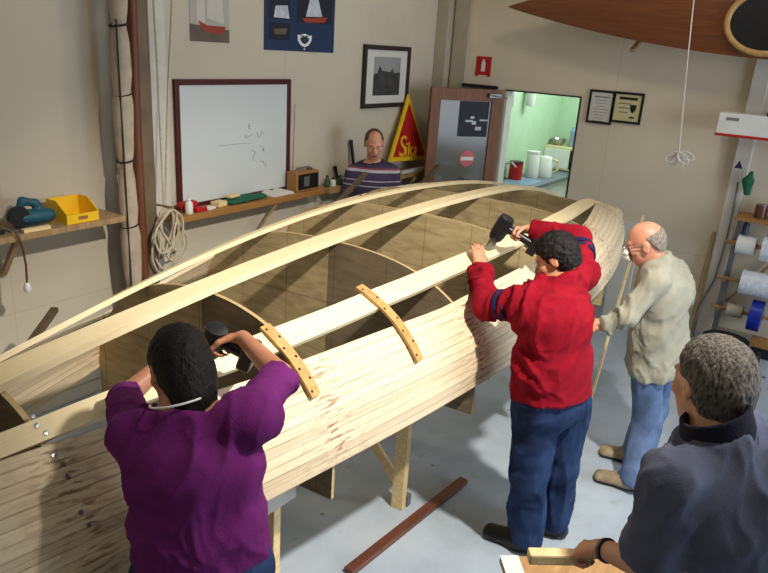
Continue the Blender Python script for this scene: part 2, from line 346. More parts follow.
def nets(D, lo, h):
    s = D < 0; nx, ny, nz = D.shape
    cnt = sum(s[i:nx - 1 + i, j:ny - 1 + j, k:nz - 1 + k].astype(np.int8) for i in (0, 1) for j in (0, 1) for k in (0, 1))
    C = np.argwhere((cnt > 0) & (cnt < 8)); idx = np.full(cnt.shape, -1, np.int64); idx[tuple(C.T)] = np.arange(len(C))
    pos = np.zeros((len(C), 3)); m = np.zeros(len(C))
    offs = [np.array((i, j, k)) for i in (0, 1) for j in (0, 1) for k in (0, 1)]
    for a in offs:
        for ax in range(3):
            if a[ax]: continue
            b = a.copy(); b[ax] = 1
            va, vb = D[tuple((C + a).T)], D[tuple((C + b).T)]; x = (va < 0) != (vb < 0); t = va / np.where(x, va - vb, 1)
            q = np.repeat(a[None].astype(float), len(C), 0); q[:, ax] += t; pos[x] += q[x]; m[x] += 1
    pos = (C + pos / m[:, None]) * h + lo; Q = []
    for ax in range(3):
        o = [1, 1, 1]; o[ax] = 0; e = [nx, ny, nz]; sa = [slice(1, None)] * 3; sb = [slice(1, None)] * 3
        sl0 = [slice(1, e[i] - 1) for i in range(3)]; sl0[ax] = slice(0, e[ax] - 1); sl1 = list(sl0); sl1[ax] = slice(1, e[ax])
        d = s[tuple(sl0)].astype(np.int8) - s[tuple(sl1)].astype(np.int8); E = np.argwhere(d != 0); sg = d[tuple(E.T)]
        base = E.copy(); 
        for i in range(3):
            if i != ax: base[:, i] += 1
        u, v = (ax + 1) % 3, (ax + 2) % 3; du = np.zeros(3, int); dv = np.zeros(3, int); du[u] = 1; dv[v] = 1
        q = np.stack([idx[tuple((base - du - dv).T)], idx[tuple((base - dv).T)], idx[tuple(base.T)], idx[tuple((base - du).T)]], 1)
        q[sg < 0] = q[sg < 0][:, ::-1]; Q.append(q)
    return pos, np.concatenate(Q)
def nmesh(name, pos, quads, mat, parent=None, wrinkle=0, wscale=9., stretch=(1, 1, .6), hairy=0, hz=70):
    me = bpy.data.meshes.new(name); me.vertices.add(len(pos)); me.vertices.foreach_set('co', pos.ravel())
    me.loops.add(quads.size); me.loops.foreach_set('vertex_index', quads.ravel().astype(np.int32))
    me.polygons.add(len(quads)); me.polygons.foreach_set('loop_start', np.arange(0, quads.size, 4, dtype=np.int32))
    me.update(calc_edges=True); me.validate()
    if wrinkle or hairy:
        nr = np.zeros(len(pos) * 3); me.vertices.foreach_get('normal', nr); nr = nr.reshape(-1, 3); d = np.zeros(len(pos)); st = Vector(stretch)
        for i, p in enumerate(pos):
            q = Vector((p[0] * st.x, p[1] * st.y, p[2] * st.z)) * wscale
            wv = noise.noise(q * .45 + Vector((9, 2, 5))); q = q + Vector((wv, -wv, wv * 1.5)) * 1.1
            a = noise.noise(q); b = noise.noise(q * 2.3 + Vector((3, 7, 1))); g = max(0., .55 + .9 * noise.noise(q * .35 + Vector((1, 8, 3))))
            d[i] = wrinkle * g * ((1 - abs(a)) ** 4 * 1.5 - .5 + .55 * ((1 - abs(b)) ** 4 - .3)) + (hairy * noise.noise(Vector((p[0] * 70, p[1] * 70, p[2] * hz))) if hairy else 0)
        pos = pos + nr * d[:, None]; me.vertices.foreach_set('co', pos.ravel()); me.update()
    return link(name, me, mat, parent, True)
# ------------------------------------------------------------------ people
def basis(f, u):
    f = _n(f); r = _n(np.cross(f, u)); u = np.cross(r, f); return np.array((r, f, u))      # right, forward, up
def head_sdf(s, c, H, sc=1., jaw=1.):
    r, f, u = H; q = lambda a, b, d: c + (r * a + f * b + u * d) * sc; g = lambda *x: np.array(x) * sc
    s.ell(q(0, -.012, .030), H, g(.074, .094, .086), .02); s.ell(q(0, .030, -.048), H, g(.056 * jaw, .056, .066), .03)
    s.ell(q(0, .05, -.098), H, g(.026 * jaw, .026, .02), .03)
    s.cap(q(0, .084, .012), q(0, .106, -.026), .009 * sc, .0145 * sc, .012); s.cap(q(-.014, .09, -.03), q(.014, .09, -.03), .009 * sc, .009 * sc, .008)
    for e in (-1, 1):
        s.ell(q(e * .031, .094, .008), H, g(.019, .016, .012), .012, 'sub'); s.ell(q(e * .031, .072, .006), H, g(.015, .013, .012), .004)
        s.cap(q(e * .014, .083, .026), q(e * .048, .070, .026), .008 * sc, .007 * sc, .012)
        s.ell(q(e * .044, .055, -.022), H, g(.02, .022, .018), .02)
        s.ell(q(e * .077, -.012, -.004), H, g(.009, .019, .032), .008); s.ell(q(e * .086, -.010, .000), H, g(.006, .010, .018), .006, 'sub')
    s.cap(q(-.018, .082, -.062), q(.018, .082, -.062), .0075 * sc, .0075 * sc, .008); s.cap(q(-.014, .080, -.074), q(.014, .080, -.074), .008 * sc, .008 * sc, .008)
    s.cap(q(-.022, .092, -.068), q(.022, .092, -.068), .0025 * sc, .0025 * sc, .004, 'sub')
def hand_sdf(s, w, d, nrm, curl=(.9, 1., .7), thumb=1, spread=.012, sc=1.):
    # w wrist, d finger direction, nrm the palm side normal; thumb = +-1 side
    d = _n(d); sd = _n(np.cross(d, nrm)) * thumb; n = np.cross(np.cross(d, nrm), d); n = _n(n)
    kn = w + d * .088 * sc
    s.ecap(w + d * .012 * sc, kn - d * .012 * sc, sd, (.027 * sc, .018 * sc), (.038 * sc, .014 * sc), .015)
    for i, (o, L) in enumerate(((.03, .078), (.010, .086), (-.010, .080), (-.029, .062))):
        p = kn + sd * o * sc - d * abs(o) * .25 * sc; dr = _n(d + sd * o * spread * 10); a = 0
        for j, fr in enumerate((.45, .31, .24)):
            a += curl[j] * (1 + .06 * i); v = dr * math.cos(a) + n * math.sin(a); q = p + v * L * fr * sc; r0 = (.0092 - .0012 * j) * sc
            s.cap(p, q, r0, r0 - .001 * sc, .004); p = q
    p = w + d * .03 * sc + sd * .024 * sc; v1 = _n(d * .65 + sd * .6 + n * .45); q = p + v1 * .045 * sc; s.cap(p, q, .0125 * sc, .0105 * sc, .01)
    v2 = _n(d * .8 + sd * .05 + n * .65); s.cap(q, q + v2 * .033 * sc, .0105 * sc, .009 * sc, .005); q2 = q + v2 * .033 * sc; s.cap(q2, q2 + _n(v2 + n * .5) * .024 * sc, .009 * sc, .0078 * sc, .004)
def foot_sdf(s, an, toe, infl=0., k=.02):
    an, toe = np.array(an), np.array(toe); d = toe - an; d[2] = 0; L = np.linalg.norm(d); d /= L; sd = np.cross((0, 0, 1), d)
    z = lambda p, h: A(p[0], p[1], h)
    heel = an - d * .045; s.ecap(z(heel, .042), z(an + d * .06, .045), sd, (.034 + infl, .040 + infl * .3), (.040 + infl, .042 + infl * .3), k)
    s.ecap(z(an + d * .05, .045), z(toe - d * .03, .030), sd, (.041 + infl, .042 + infl * .3), (.044 + infl, .028 + infl * .3), k)
    s.cap(an, z(an + d * .03, .055), .042 + infl, .045 + infl, .03)
class Person:
    def __init__(s, label, base, J, head_f, skin, scale=1., vox=.007, jaw=1., hands=None, belly=0., fem=False, group=None):
        s.J = J = {k: np.array(v, float) for k, v in J.items()}; s.sc = scale; s.root = thing('person', label, 'person', base)
        s.lat = _n(J['shR'] - J['shL']); s.latp = _n(J['hipR'] - J['hipL']); s.up = _n(J['neck'] - J['pelvis'])
        s.fwd = np.cross(s.up, s.lat); s.H = basis(head_f, _n(J['headup']) if 'headup' in J else _n(J['head'] - J['neck'] + A(0, 0, .25)))
        s.waist = J['pelvis'] * .55 + J['chest'] * .45; s.belly = belly; s.fem = fem; s.fwd = _n(s.fwd)
        b = SDF(); s.torso(b, 0); b.cap(J['neck'] - s.up * .02, J['head'] - s.H[2] * .03 - s.H[1] * .025, .058 * scale, .054 * scale, .03)
        head_sdf(b, J['head'], s.H, scale, jaw)
        for e in 'LR':
            b.cap(J['sh' + e], J['el' + e], .048, .038, .03); b.cap(J['el' + e], J['wr' + e], .039, .026, .015)
            b.cap(J['hip' + e], J['kn' + e], .082, .054, .03); b.cap(J['kn' + e], J['an' + e], .054, .036, .02)
            foot_sdf(b, J['an' + e], J['toe' + e])
            if hands: 
                h = hands[e]; hand_sdf(b, J['wr' + e], h[0], h[1], h[2], 1 if h[3] > 0 else -1, sc=1.0)
        pos, q = b.mesh(vox); s.body = nmesh('body', pos, q, [skin, 'lips'], s.root)
        me = s.body.data; lc = J['head'] + (s.H[1] * .09 - s.H[2] * .068) * scale
        ctr = np.array([p.center for p in me.polygons]); dl = ctr - lc
        ins = (np.abs(dl @ s.H[0]) < .025) & (np.abs(dl @ s.H[2]) < .0125) & (np.abs(dl @ s.H[1]) < .02)
        for i in np.where(ins)[0]: me.polygons[i].material_index = 1
    def torso(s, b, e, hem=None):
        J = s.J; up, sc = s.up, s.sc * (.93 if s.fem else 1.); g = lambda x, y: (x * sc + e, y * sc + e); w = s.waist + s.fwd * s.belly * .5
        hw = .160 if s.fem else .156
        b.ecap(J['pelvis'] - up * .06, w, s.latp, g(hw, .112), g(.148 + s.belly * .4, .108 + s.belly), .05)
        b.ecap(w, J['chest'] + up * .02, s.lat, g(.148 + s.belly * .4, .106 + s.belly), g(.168, .116), .05)
        b.ecap(J['chest'], J['neck'] - up * .07, s.lat, g(.165, .112), g(.118, .074), .06)
        b.cap(J['shL'], J['neck'] - up * .03, .050 + e, .048 + e, .04); b.cap(J['shR'], J['neck'] - up * .03, .050 + e, .048 + e, .04)
        if s.fem:
            for d in (-1, 1): b.ell(J['chest'] + s.lat * d * .075 + s.fwd * .10 - up * .01, np.array((s.lat, s.fwd, up)), (.07 + e, .06 + e, .07 + e), .03)
    def top(s, name, mat, e=.016, hem=.12, sleeve=(.06, .05, .042), to=1., wr=.004, collar=.072, ch=.05, vox=.0085, ws=9., k=.035, cuff=0):
        J = s.J; b = SDF(); s.torso(b, e); up = s.up
        b.ecap(J['pelvis'] - up * (hem + .03), s.waist, s.latp, (.168 * s.sc + e + .006, .118 * s.sc + e + .006), (.155 + e + s.belly * .5, .112 + e + s.belly), .05)
        for q in 'LR':
            sh, el, wr_ = J['sh' + q], J['el' + q], J['wr' + q]; b.cap(sh, el, sleeve[0], sleeve[1], k)
            if to > .5:
                end = el + (wr_ - el) * (to - .5) * 2; b.cap(el, end + (wr_ - el) * .05, sleeve[1], sleeve[2] + (sleeve[1] - sleeve[2]) * (1 - (to - .5) * 2), .02); d = wr_ - el
            else: end = sh + (el - sh) * to * 2; d = el - sh
            b.cut(end, d, .085)
        b.cap(J['neck'] - up * .05, J['neck'] + up * ch, collar + .01, collar, .03)
        b.cut(J['neck'] + up * ch * .6 , up * .9 + s.fwd * .25, .10); b.cut(J['pelvis'] - up * hem, -up, .45)
        if to > .5:
            pass
        pos, q = b.mesh(vox); return nmesh(name, pos, q, mat, s.root, wr, ws)
    def pants(s, name, mat, e=.014, wr=.004, vox=.009, top_=.10, ankle=.0, r=(.100, .078, .066), ws=8.):
        J = s.J; b = SDF(); up = s.up
        b.ecap(J['pelvis'] - up * .06, s.waist, s.latp, (.168 * s.sc + e, .116 * s.sc + e), (.150 + e, .112 + e), .05)
        for q in 'LR':
            b.cap(J['hip' + q], J['kn' + q], r[0], r[1], .035); a = J['an' + q] + (J['an' + q] - J['kn' + q]) * .06
            b.cap(J['kn' + q], a, r[1], r[2], .03); b.cut(J['an' + q] + A(0, 0, ankle - .03), A(0, 0, -1), .12)
        b.cut(J['pelvis'] + up * top_, up, .4); pos, q = b.mesh(vox); return nmesh(name, pos, q, mat, s.root, wr, ws, (1, 1, .35))
    def shoes(s, mat, sole='black'):
        for q in 'LR':
            b = SDF(); foot_sdf(b, s.J['an' + q] - A(0, 0, .01), s.J['toe' + q], .010); b.cut(s.J['an' + q] + A(0, 0, .015), A(0, 0, 1), .2); b.cut(A(*s.J['an' + q][:2], .012), A(0, 0, -1), .4)
            pos, f = b.mesh(.007); o = nmesh('shoe', pos, f, mat, s.root)
            b = SDF(); foot_sdf(b, s.J['an' + q] - A(0, 0, .01), s.J['toe' + q], .014); b.cut(A(*s.J['an' + q][:2], .026), A(0, 0, 1), .4); b.cut(A(*s.J['an' + q][:2], .003), A(0, 0, -1), .4)
            pos, f = b.mesh(.007); nmesh('sole', pos, f, sole, o)
    def hair(s, mat, th=.014, front=.045, low=-.06, vol=(1, 1, 1), hairy=.006, extra=None, bald=None, vox=.006, hz=70):
        r, f, u = s.H; c = s.J['head']; sc = s.sc; b = SDF()
        b.ell(c + (u * .032 - f * .014) * sc, s.H, (A(.074, .094, .086) + th) * A(*vol) * sc, .01)
        b.ell(c - (f * .045 + u * .015) * sc, s.H, (A(.064, .056, .075) + th * .8) * sc, .03)
        if extra: extra(b, c, r, f, u)
        b.cut(c + f * front * sc + u * .055 * sc, f * .85 - u * .55, .3, .01)     # open face
        b.cut(c + u * low * sc, -u - f * .0, .3, .01)
        for e in (-1, 1): b.ell(c + (r * e * .085 + f * .012 - u * .018) * sc, s.H, A(.02, .036, .040) * sc, .008, 'sub')
        if bald: b.ell(c + (u * bald[0] + f * bald[1]) * sc, s.H, A(*bald[2]) * sc, .01, 'sub')
        pos, q = b.mesh(vox); return nmesh('hair', pos, q, mat, s.root, hairy=hairy, hz=hz)
    def band(s, name, a, b_, t0, t1, r0, r1, mat, parent):
        a, b_ = np.array(a), np.array(b_); d = b_ - a; p, q = a + d * t0, a + d * t1
        return B().tube([p, p + (q - p) * .15, q - (q - p) * .15, q], [r0 - .004, r0, r1, r1 - .004], 20).done(name, mat, parent, True)
# ------------------------------------------------------------------ the room
yl, yr, zt = float(rp(506, 90)[1]), float(rp(582, 97)[1]), float(rp(545, 93)[2])
HC = 4.6
B().box((-3.2, -4.6, -.1), (10.2, 5.2, 0)).done('floor', 'floor', kind='structure')
B().box((-3.2, YB, 0), (XR + .12, YB + .12, HC)).done('wall_back', 'wall_b', kind='structure')
b = B(); b.box((XR, -4.6, 0), (XR + .12, yr, HC)); b.box((XR, yl, 0), (XR + .12, YB, HC)); b.box((XR, yr, zt), (XR + .12, yl, HC)); b.done('wall_end', 'wall_r', kind='structure')
B().box((-3.3, -4.6, 0), (-3.2, YB + .12, HC)).done('wall_near', 'wall_b', kind='structure')
b = B(); b.box((-3.2, -4.72, 0), (2.2, -4.6, HC)); b.box((6.2, -4.72, 0), (XR + .12, -4.6, HC)); b.box((2.2, -4.72, 3.4), (6.2, -4.6, HC)); b.done('wall_front', 'wall_b', kind='structure')
B().box((-3.3, -4.72, HC), (XR + .12, YB + .12, HC + .1)).done('ceiling', 'ceil', kind='structure')
# column of the back wall, corner posts, pale post of the end wall
x0, x1 = bp(134, 120, .16)[0], bp(153, 120, .16)[0]
B().box((x0, YB - .16, 0), (x1, YB - .001, HC), .006).done('trim_1', 'column', kind='structure')
x2 = bp(166, 60, .03)[0]
B().box((x1 + .005, YB - .03, 0), (x2, YB - .001, HC)).done('trim_2', 'white_trim', kind='structure')
B().box((XR - .13, YB - .14, 0), (XR - .002, YB - .002, HC), .005).done('trim_3', 'cream_trim', kind='structure')
B().box((XR - .03, YB - .34, 0), (XR - .001, YB - .16, HC), .004).done('trim_4', 'cream_trim', kind='structure')
ya, yb_ = rp(725, 200, .05)[1], rp(741, 200, .05)[1]
B().box((XR - .06, min(ya, yb_), 0), (XR - .001, max(ya, yb_), HC), .004).done('trim_5', 'white_trim', kind='structure')
B().box((XR - .018, -4.5, 0), (XR - .001, yr - .06, .09), .003).done('baseboard_end', 'cream_trim', kind='structure')
B().box((-3.1, YB - .018, 0), (XR - .14, YB - .001, .09), .003).done('baseboard_back', 'cream_trim', kind='structure')
b = B(); t_ = .014
b.box((XR - .015, yr + .001, 0), (XR + .13, yr + t_, zt - t_)); b.box((XR - .015, yr + .001, zt - t_), (XR + .13, yl - .001, zt - .001)); b.done('trim_6', 'darkframe', kind='structure')
B().box((XR - .015, yl - .03, 0), (XR + .13, yl - .001, zt - t_ - .001)).done('trim_7', 'white_trim', kind='structure')
# the tea room behind the door
M['green_wall'] = plain('pale_green_paint', (186, 212, 180), .7, .04)
XK = 9.9; YK = float(hit(560, 110, 0, XK)[1]); YN = YK - 3.2
B().box((XR + .12, YK, 0), (XK + .1, YK + .1, 3)).done('wall_tearoom_side', 'green_wall', kind='structure')
B().box((XK, YN, 0), (XK + .1, YK, 3)).done('wall_tearoom_end', 'green_wall', kind='structure')
B().box((XR + .12, YN - .1, 0), (XK + .1, YN, 3)).done('wall_tearoom_near', 'green_wall', kind='structure')
B().box((XR + .12, YN, 2.9), (XK, YK, 3)).done('ceiling_tearoom', 'white_trim', kind='structure')
# ------------------------------------------------------------------ the hull, keel up
HK, HY0 = .0597, 1.9757
pv = lambda c, s: float(np.polyval(c, s - 2.7))
def hB(s): return max(pv((-.0071, -.0438, .1896, .8762), s), .035 + .09 * (s + .9))
def hzk(s): return pv((-.0191, .0182, 1.4444), s) - .055 * max(0, s - 5.) ** 2
def hzs(s): return pv((.045, .8954), s)
def hn(s): return max(1.55, pv((.4087, 2.4451), s))
_hc = 1 / math.sqrt(1 + HK * HK)
def HP(s, w, z): return Vector((s * _hc - w * HK * _hc, HY0 + s * HK * _hc + w * _hc, z))
AX = Vector((_hc, HK * _hc, 0)); WX = Vector((-HK * _hc, _hc, 0))
def sec(s, th):
    n = hn(s); c = math.cos(th); Bm = hB(s)
    return -math.copysign(Bm * abs(c) ** (2 / n), c), hzs(s) + (hzk(s) - hzs(s)) * max(math.sin(th), 0) ** (2 / n)
def secn(s, th, d=.01):                     # outward normal in the section plane
    a, b_ = sec(s, max(th - d, 1e-4)), sec(s, min(th + d, PI - 1e-4)); v = Vector((b_[0] - a[0], b_[1] - a[1])); v.normalize(); return -v.y, v.x
def SP(s, th, off=0.):
    w, z = sec(s, th); nw, nz = secn(s, th); return HP(s, w + nw * off, z + nz * off)
lerp = lambda tab, s: float(np.interp(s, [t[0] for t in tab], [t[1] for t in tab]))
TH_NEAR = [(-.8, 1.25), (.1, 1.12), (.6, .98), (1.1, .86), (1.6, .76), (2.1, .715), (2.6, .67), (3.1, .69), (3.6, .705), (4.1, .755), (4.6, .815), (5.1, .915), (5.35, .95), (5.62, .99), (6.4, 1.12)]
TH_FAR = [(-.8, 1.25), (.1, 1.15), (.6, 1.0), (1.1, .86), (1.45, .72), (1.84, .52), (2.6, .46), (3.6, .46), (4.6, .50), (5.62, .60), (6.4, .8)]
W_NEAR = [(-.8, -.03), (.1, -.06), (.6, -.150), (1.1, -.256), (1.6, -.374), (2.1, -.475), (2.6, -.560), (3.1, -.626), (3.6, -.675), (4.1, -.70), (4.6, -.69), (5.1, -.655), (5.62, -.60), (6.4, -.55)]
W_FAR = [(-.8, .02), (.1, .03), (.6, .10), (1.1, .22), (1.6, .30), (2.1, .36), (2.6, .40), (3.1, .425), (3.6, .43), (4.1, .425), (4.6, .40), (5.1, .35), (5.62, .27), (6.4, .10)]
def th_of(s, w):
    r = min(abs(w) / hB(s), .999); a = math.acos(r ** (hn(s) / 2)); return a if w < 0 else PI - a
S_BOW, S_END = -.85, 6.4
FR = [.04, .939, 1.840, 2.742, 3.643, 4.544, 5.445]
hull = thing('boat_hull', 'large upside-down wooden hull of pale planks on bulkheads filling the workshop', 'boat', HP(2.7, 0, 0))
def bulkhead(s, dark='ply'):
    pts = []; zb = hzs(s) - .17
    for i in range(61):
        th = 1e-3 + (PI - 2e-3) * i / 60; p = SP(s, th, -.004); pts.append(p)
    lo, hi = pts[0].copy(), pts[-1].copy(); lo.z = zb; hi.z = zb
    mid = pts[30]; foot = Vector((mid.x, mid.y, zb))
    g = AX * .018
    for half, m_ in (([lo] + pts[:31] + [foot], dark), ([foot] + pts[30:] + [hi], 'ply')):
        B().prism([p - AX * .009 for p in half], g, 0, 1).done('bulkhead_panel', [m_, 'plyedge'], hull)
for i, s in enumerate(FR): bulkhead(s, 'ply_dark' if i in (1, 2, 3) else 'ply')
bulkhead(S_END - .02)
M['planks'] = plank_mat('strip_planking', FR)
def planking(name, tab, far, N=12):
    bm_ = bmesh.new(); uv = bm_.loops.layers.uv.new('UVMap'); ss = np.linspace(S_BOW, S_END, 72); per = 3; K = N * per
    outer, inner = [], []
    for s in ss:
        tu = lerp(tab, s); ths = np.linspace(.002, tu, 160); pp = [Vector(sec(s, t)) for t in ths]; L = np.concatenate(([0], np.cumsum([(b_ - a).length for a, b_ in zip(pp, pp[1:])])))
        tt = np.interp(np.linspace(0, L[-1], K + 1), L, ths)
        f = (lambda t: PI - t) if far else (lambda t: t)
        outer.append([bm_.verts.new(SP(s, f(t), .019)) for t in tt]); inner.append([bm_.verts.new(SP(s, f(t), .0)) for t in tt])
    def quad(vs, uvs):
        fc = bm_.faces.new(vs)
        for l_, c in zip(fc.loops, uvs): l_[uv].uv = c
        fc.smooth = True
    for i in range(len(ss) - 1):
        for j in range(K):
            u = (ss[i], ss[i], ss[i + 1], ss[i + 1]); eps = .001; a, b_ = j / per + (eps if j % per == 0 else 0), (j + 1) / per - (eps if j % per == per - 1 else 0); v = (a, b_, b_, a)
            quad((outer[i][j], outer[i][j + 1], outer[i + 1][j + 1], outer[i + 1][j]), list(zip(u, v)))
            quad((inner[i][j], inner[i + 1][j], inner[i + 1][j + 1], inner[i][j + 1]), [(u[0], v[0]), (u[2], v[0]), (u[2], v[1]), (u[0], v[1])])
        for j in (0, K):
            vv = .3 if j == 0 else N - .3
            quad((outer[i][j], outer[i + 1][j], inner[i + 1][j], inner[i][j]), [(ss[i], vv), (ss[i + 1], vv), (ss[i + 1], vv + .05), (ss[i], vv + .05)])
    for i in (0, len(ss) - 1):
        for j in range(K): quad((outer[i][j], inner[i][j], inner[i][j + 1], outer[i][j + 1]), [(ss[i], j / per + .1)] * 4)
    bmesh.ops.recalc_face_normals(bm_, faces=bm_.faces); me = bpy.data.meshes.new(name); bm_.to_mesh(me); bm_.free()
    o = link(name, me, 'planks', hull, True)
    try: me.set_sharp_from_angle(angle=math.radians(40))
    except Exception: pass
    return o
planking('planking', TH_NEAR, False); planking('planking', TH_FAR, True)
def batten(name, pathw, hw, tk, s0=S_BOW, s1=S_END, lift=.001, mat='pine_uv', joins=()):
    bm_ = bmesh.new(); uv = bm_.loops.layers.uv.new('UVMap'); rings = []; ss = np.linspace(s0, s1, 80)
    for s in ss:
        w = pathw(s); th = th_of(s, w) if abs(w) > 1e-6 else PI / 2; p = SP(s, th, lift); nw, nz = secn(s, th, .05); n = WX * nw + Vector((0, 0, nz)); t = AX.cross(n); t.normalize()
        h = hw if not callable(hw) else hw(s)
        rings.append([bm_.verts.new(p + t * a * h + n * c) for a, c in ((-1, 0), (1, 0), (1, tk), (-1, tk))])
    for i in range(len(rings) - 1):
        for k in range(4):
            fc = bm_.faces.new((rings[i][k], rings[i][(k + 1) % 4], rings[i + 1][(k + 1) % 4], rings[i + 1][k]))
            vv = (0, .1, .13, .23, .26)
            for l_, c in zip(fc.loops, ((ss[i], vv[k]), (ss[i], vv[k + 1]), (ss[i + 1], vv[k + 1]), (ss[i + 1], vv[k]))): l_[uv].uv = (c[0], c[1] * 3)
    bm_.faces.new(rings[0][::-1]); bm_.faces.new(rings[-1]); bmesh.ops.recalc_face_normals(bm_, faces=bm_.faces)
    me = bpy.data.meshes.new(name); bm_.to_mesh(me); bm_.free(); return link(name, me, mat, hull)
batten('keel_plank', lambda s: -.026, .048, .03, lift=.0)
batten('stringer', lambda s: lerp(W_NEAR, s), lambda s: lerp([(0, .030), (.9, .036), (1.8, .051), (5.3, .051), (6.4, .03)], s), .022, s1=5.74)
batten('stringer', lambda s: lerp(W_FAR, s), .029, .022)
def strap(s, t0, t1, hw=.036):
    TH_STRAP = t0 - .17
    bm_ = B(); rings = []
    for i in range(17):
        t = t0 + (t1 - t0) * i / 16; p = SP(s, t, .0240); 
        nw, nz = secn(s, t, .05); n = WX * nw + Vector((0, 0, nz)); h = hw * (1 if i < 15 else .95)
        rings.append([bm_.bm.verts.new(p + AX * a * h + n * c) for a, c in ((-1, 0), (1, 0), (1, .012), (-1, .012))])
    for a, c in zip(rings, rings[1:]):
        for k in range(4): bm_.bm.faces.new((a[k], a[(k + 1) % 4], c[(k + 1) % 4], c[k]))
    bm_.bm.faces.new(rings[0][::-1]); bm_.bm.faces.new(rings[-1]); o = bm_.done('strap', 'strapwood', hull)
    for k in range(7):
        t = t0 + (t1 - t0) * (.06 + .145 * k); p = SP(s, t, .034 + 0); nw, nz = secn(s, t, .05)
        B().lathe(p + AX * (.012 if k % 2 else -.012), [(.0, 0), (.006, 0), (.006, .003), (0, .0035)], WX * nw + Vector((0, 0, nz)), 8).done('screw', 'black', o)
strap(1.79, 1.03, .50, .027); strap(2.33, 1.05, .40, .027)
for s in (.945,):
    for t in (1.08, 1.02, .96, .83, .77, .70, .5, .42):
        p = SP(s + random.uniform(-.01, .01), t, .0235 if t > .9 else .0195); nw, nz = secn(s, t); B().lathe(p, [(0, 0), (.009, 0), (.008, .003), (0, .004)], WX * nw + Vector((0, 0, nz)), 10).done('screw', 'steel', hull)
# what carries it
fr = thing('support_frame', 'pale timber legs, rails and braces standing under the upturned hull', 'trestle', HP(2.7, 0, 0))
for i, s0 in enumerate(FR[1:]):
    s = s0 + (.036 if i != 1 else -.036); zb = hzs(s) - .10
    for e in (-1, 1):
        w = e * min((.5, .40, .5, .5, .62, .5)[i], hB(s) - .12)
        if e < 0 and i == 3: continue
        p = HP(s, w, 0); q = HP(s, w, zb)
        B().bar(p, q, .045, .07, up=tuple(WX)).done('leg', 'pine', fr)
        if e < 0:
            B().obox(HP(s + .045, w, .035), AX * .02, WX * .045, V(0, 0, .035), .003).done('foot_bracket', 'grey', fr)
    w = min(.5, hB(s) - .12)
    if i in (1, 2): B().bar(HP(2 * s - s0, -w + .03, .12), HP(2 * s - s0, min(.1, w), zb - .05), .06, .02, up=tuple(AX)).done('brace', 'pine', fr)
B().bar(HP(.08, -.27, .60), HP(.90, -.33, .66), .03, .09).done('rail', 'pine', fr)
B().bar(HP(1.0, -.40, .66), HP(1.80, -.52, .70), .03, .085).done('rail', 'white_trim', fr)
# plank left on the floor
o = B().bar(hit(348, 572, 2, .018), hit(464, 480, 2, .018), .055, .03, bevel=.004).done('timber_plank', 'redplank', None)
tag(o, 'long red-brown varnished timber lying on the concrete floor under the hull', 'plank')
#PEOPLE_BEGIN
def floor_(u, v, z=0.): return np.array(hit(u, v, 2, z))
def tool_drill(name, label, chuck, back, grip, parent=None, batt=True):
    # cordless drill: chuck tip, back of the motor, bottom of the grip
    c, k, g = Vector(chuck), Vector(back), Vector(grip); d = (c - k).normalized(); L = (c - k).length
    t = thing(name, label, 'drill', (c.x, c.y, min(c.z, k.z, g.z)))
    B().lathe(k, [(.024, -.004), (.038, 0), (.042, .02), (.042, L * .45), (.036, L * .55), (.028, L * .60)], d, 20).done('motor_housing', 'black', t, True)
    B().lathe(k + d * L * .60, [(.022, 0), (.022, L * .10), (.019, L * .13), (.019, L * .24), (.010, L * .32)], d, 18).done('chuck', 'grey', t, True)
    B().lathe(k + d * L * .90, [(.0035, 0), (.0035, L * .10), (.002, L * .105)], d, 8).done('bit', 'steel', t)
    a = k + d * L * .22; B().tube([a, a + (g - a) * .5, g], [.025, .022, .023], 14).done('grip', 'black', t, True)
    if batt:
        gd = (g - a).normalized(); sd = d.cross(gd).normalized(); f = sd.cross(gd); B().obox(g + gd * .022, sd * .036, f * .052, gd * .024, .008).done('battery', 'black', t)
    return t
# --- man in the red fleece, second from the right
fL, fR = floor_(523, 549), floor_(551, 533)
tL, tR = floor_(484, 533), floor_(520, 520)
J = dict(pelvis=W(552, 392, 3.22), chest=W(553, 318, 3.07), neck=W(559, 285, 3.10), head=W(556, 259, 3.10),
         shL=W(529, 302, 3.06), shR=W(581, 273, 3.24), elL=W(487, 307, 3.22), wrL=W(479, 266, 3.54), elR=W(579, 238, 3.50), wrR=W(530, 229, 3.66),
         hipL=W(536, 402, 3.22), hipR=W(568, 398, 3.31), knL=W(530, 474, 3.38), knR=W(561, 466, 3.47),
         anL=fL + A(0, 0, .09), anR=fR + A(0, 0, .09), toeL=fL + _n(tL - fL) * .22, toeR=fR + _n(tR - fR) * .22)
red = Person('person in a red fleece and blue jeans driving a screw into the hull stringer', (fL + fR) / 2, J, A(-.10, .80, -.50), 'skin', scale=.96,
             hands=dict(L=(W(478, 243, 3.60) - J['wrL'], A(.3, .5, -.9), (.25, .35, .3), -1), R=(W(512, 231, 3.65) - J['wrR'], A(-.45, -.5, -.7), (.9, 1.1, .8), 1)))
sw = red.top('sweater', 'fleece', e=.020, hem=.015, sleeve=(.068, .062, .050), to=.97, wr=.017, ws=8, ch=.085, collar=.074)
for q in 'LR':
    for t0, t1 in ((.44, .53), (.58, .67)):
        red.band('stripe', J['sh' + q], J['el' + q], t0, t1, .0745, .0735, 'navyfab', sw)
red.pants('jeans', 'denim', r=(.108, .088, .080), e=.016, top_=.01, wr=.024, ws=6); red.shoes('shoe_b')
red.hair('hair_dk', th=.012, front=.06, low=-.065, hairy=.007)
tool_drill('power_drill', 'black cordless drill held upright on the white stringer by the red fleece', W(485, 253, 3.76), W(508, 218, 3.63), W(531, 243, 3.64))
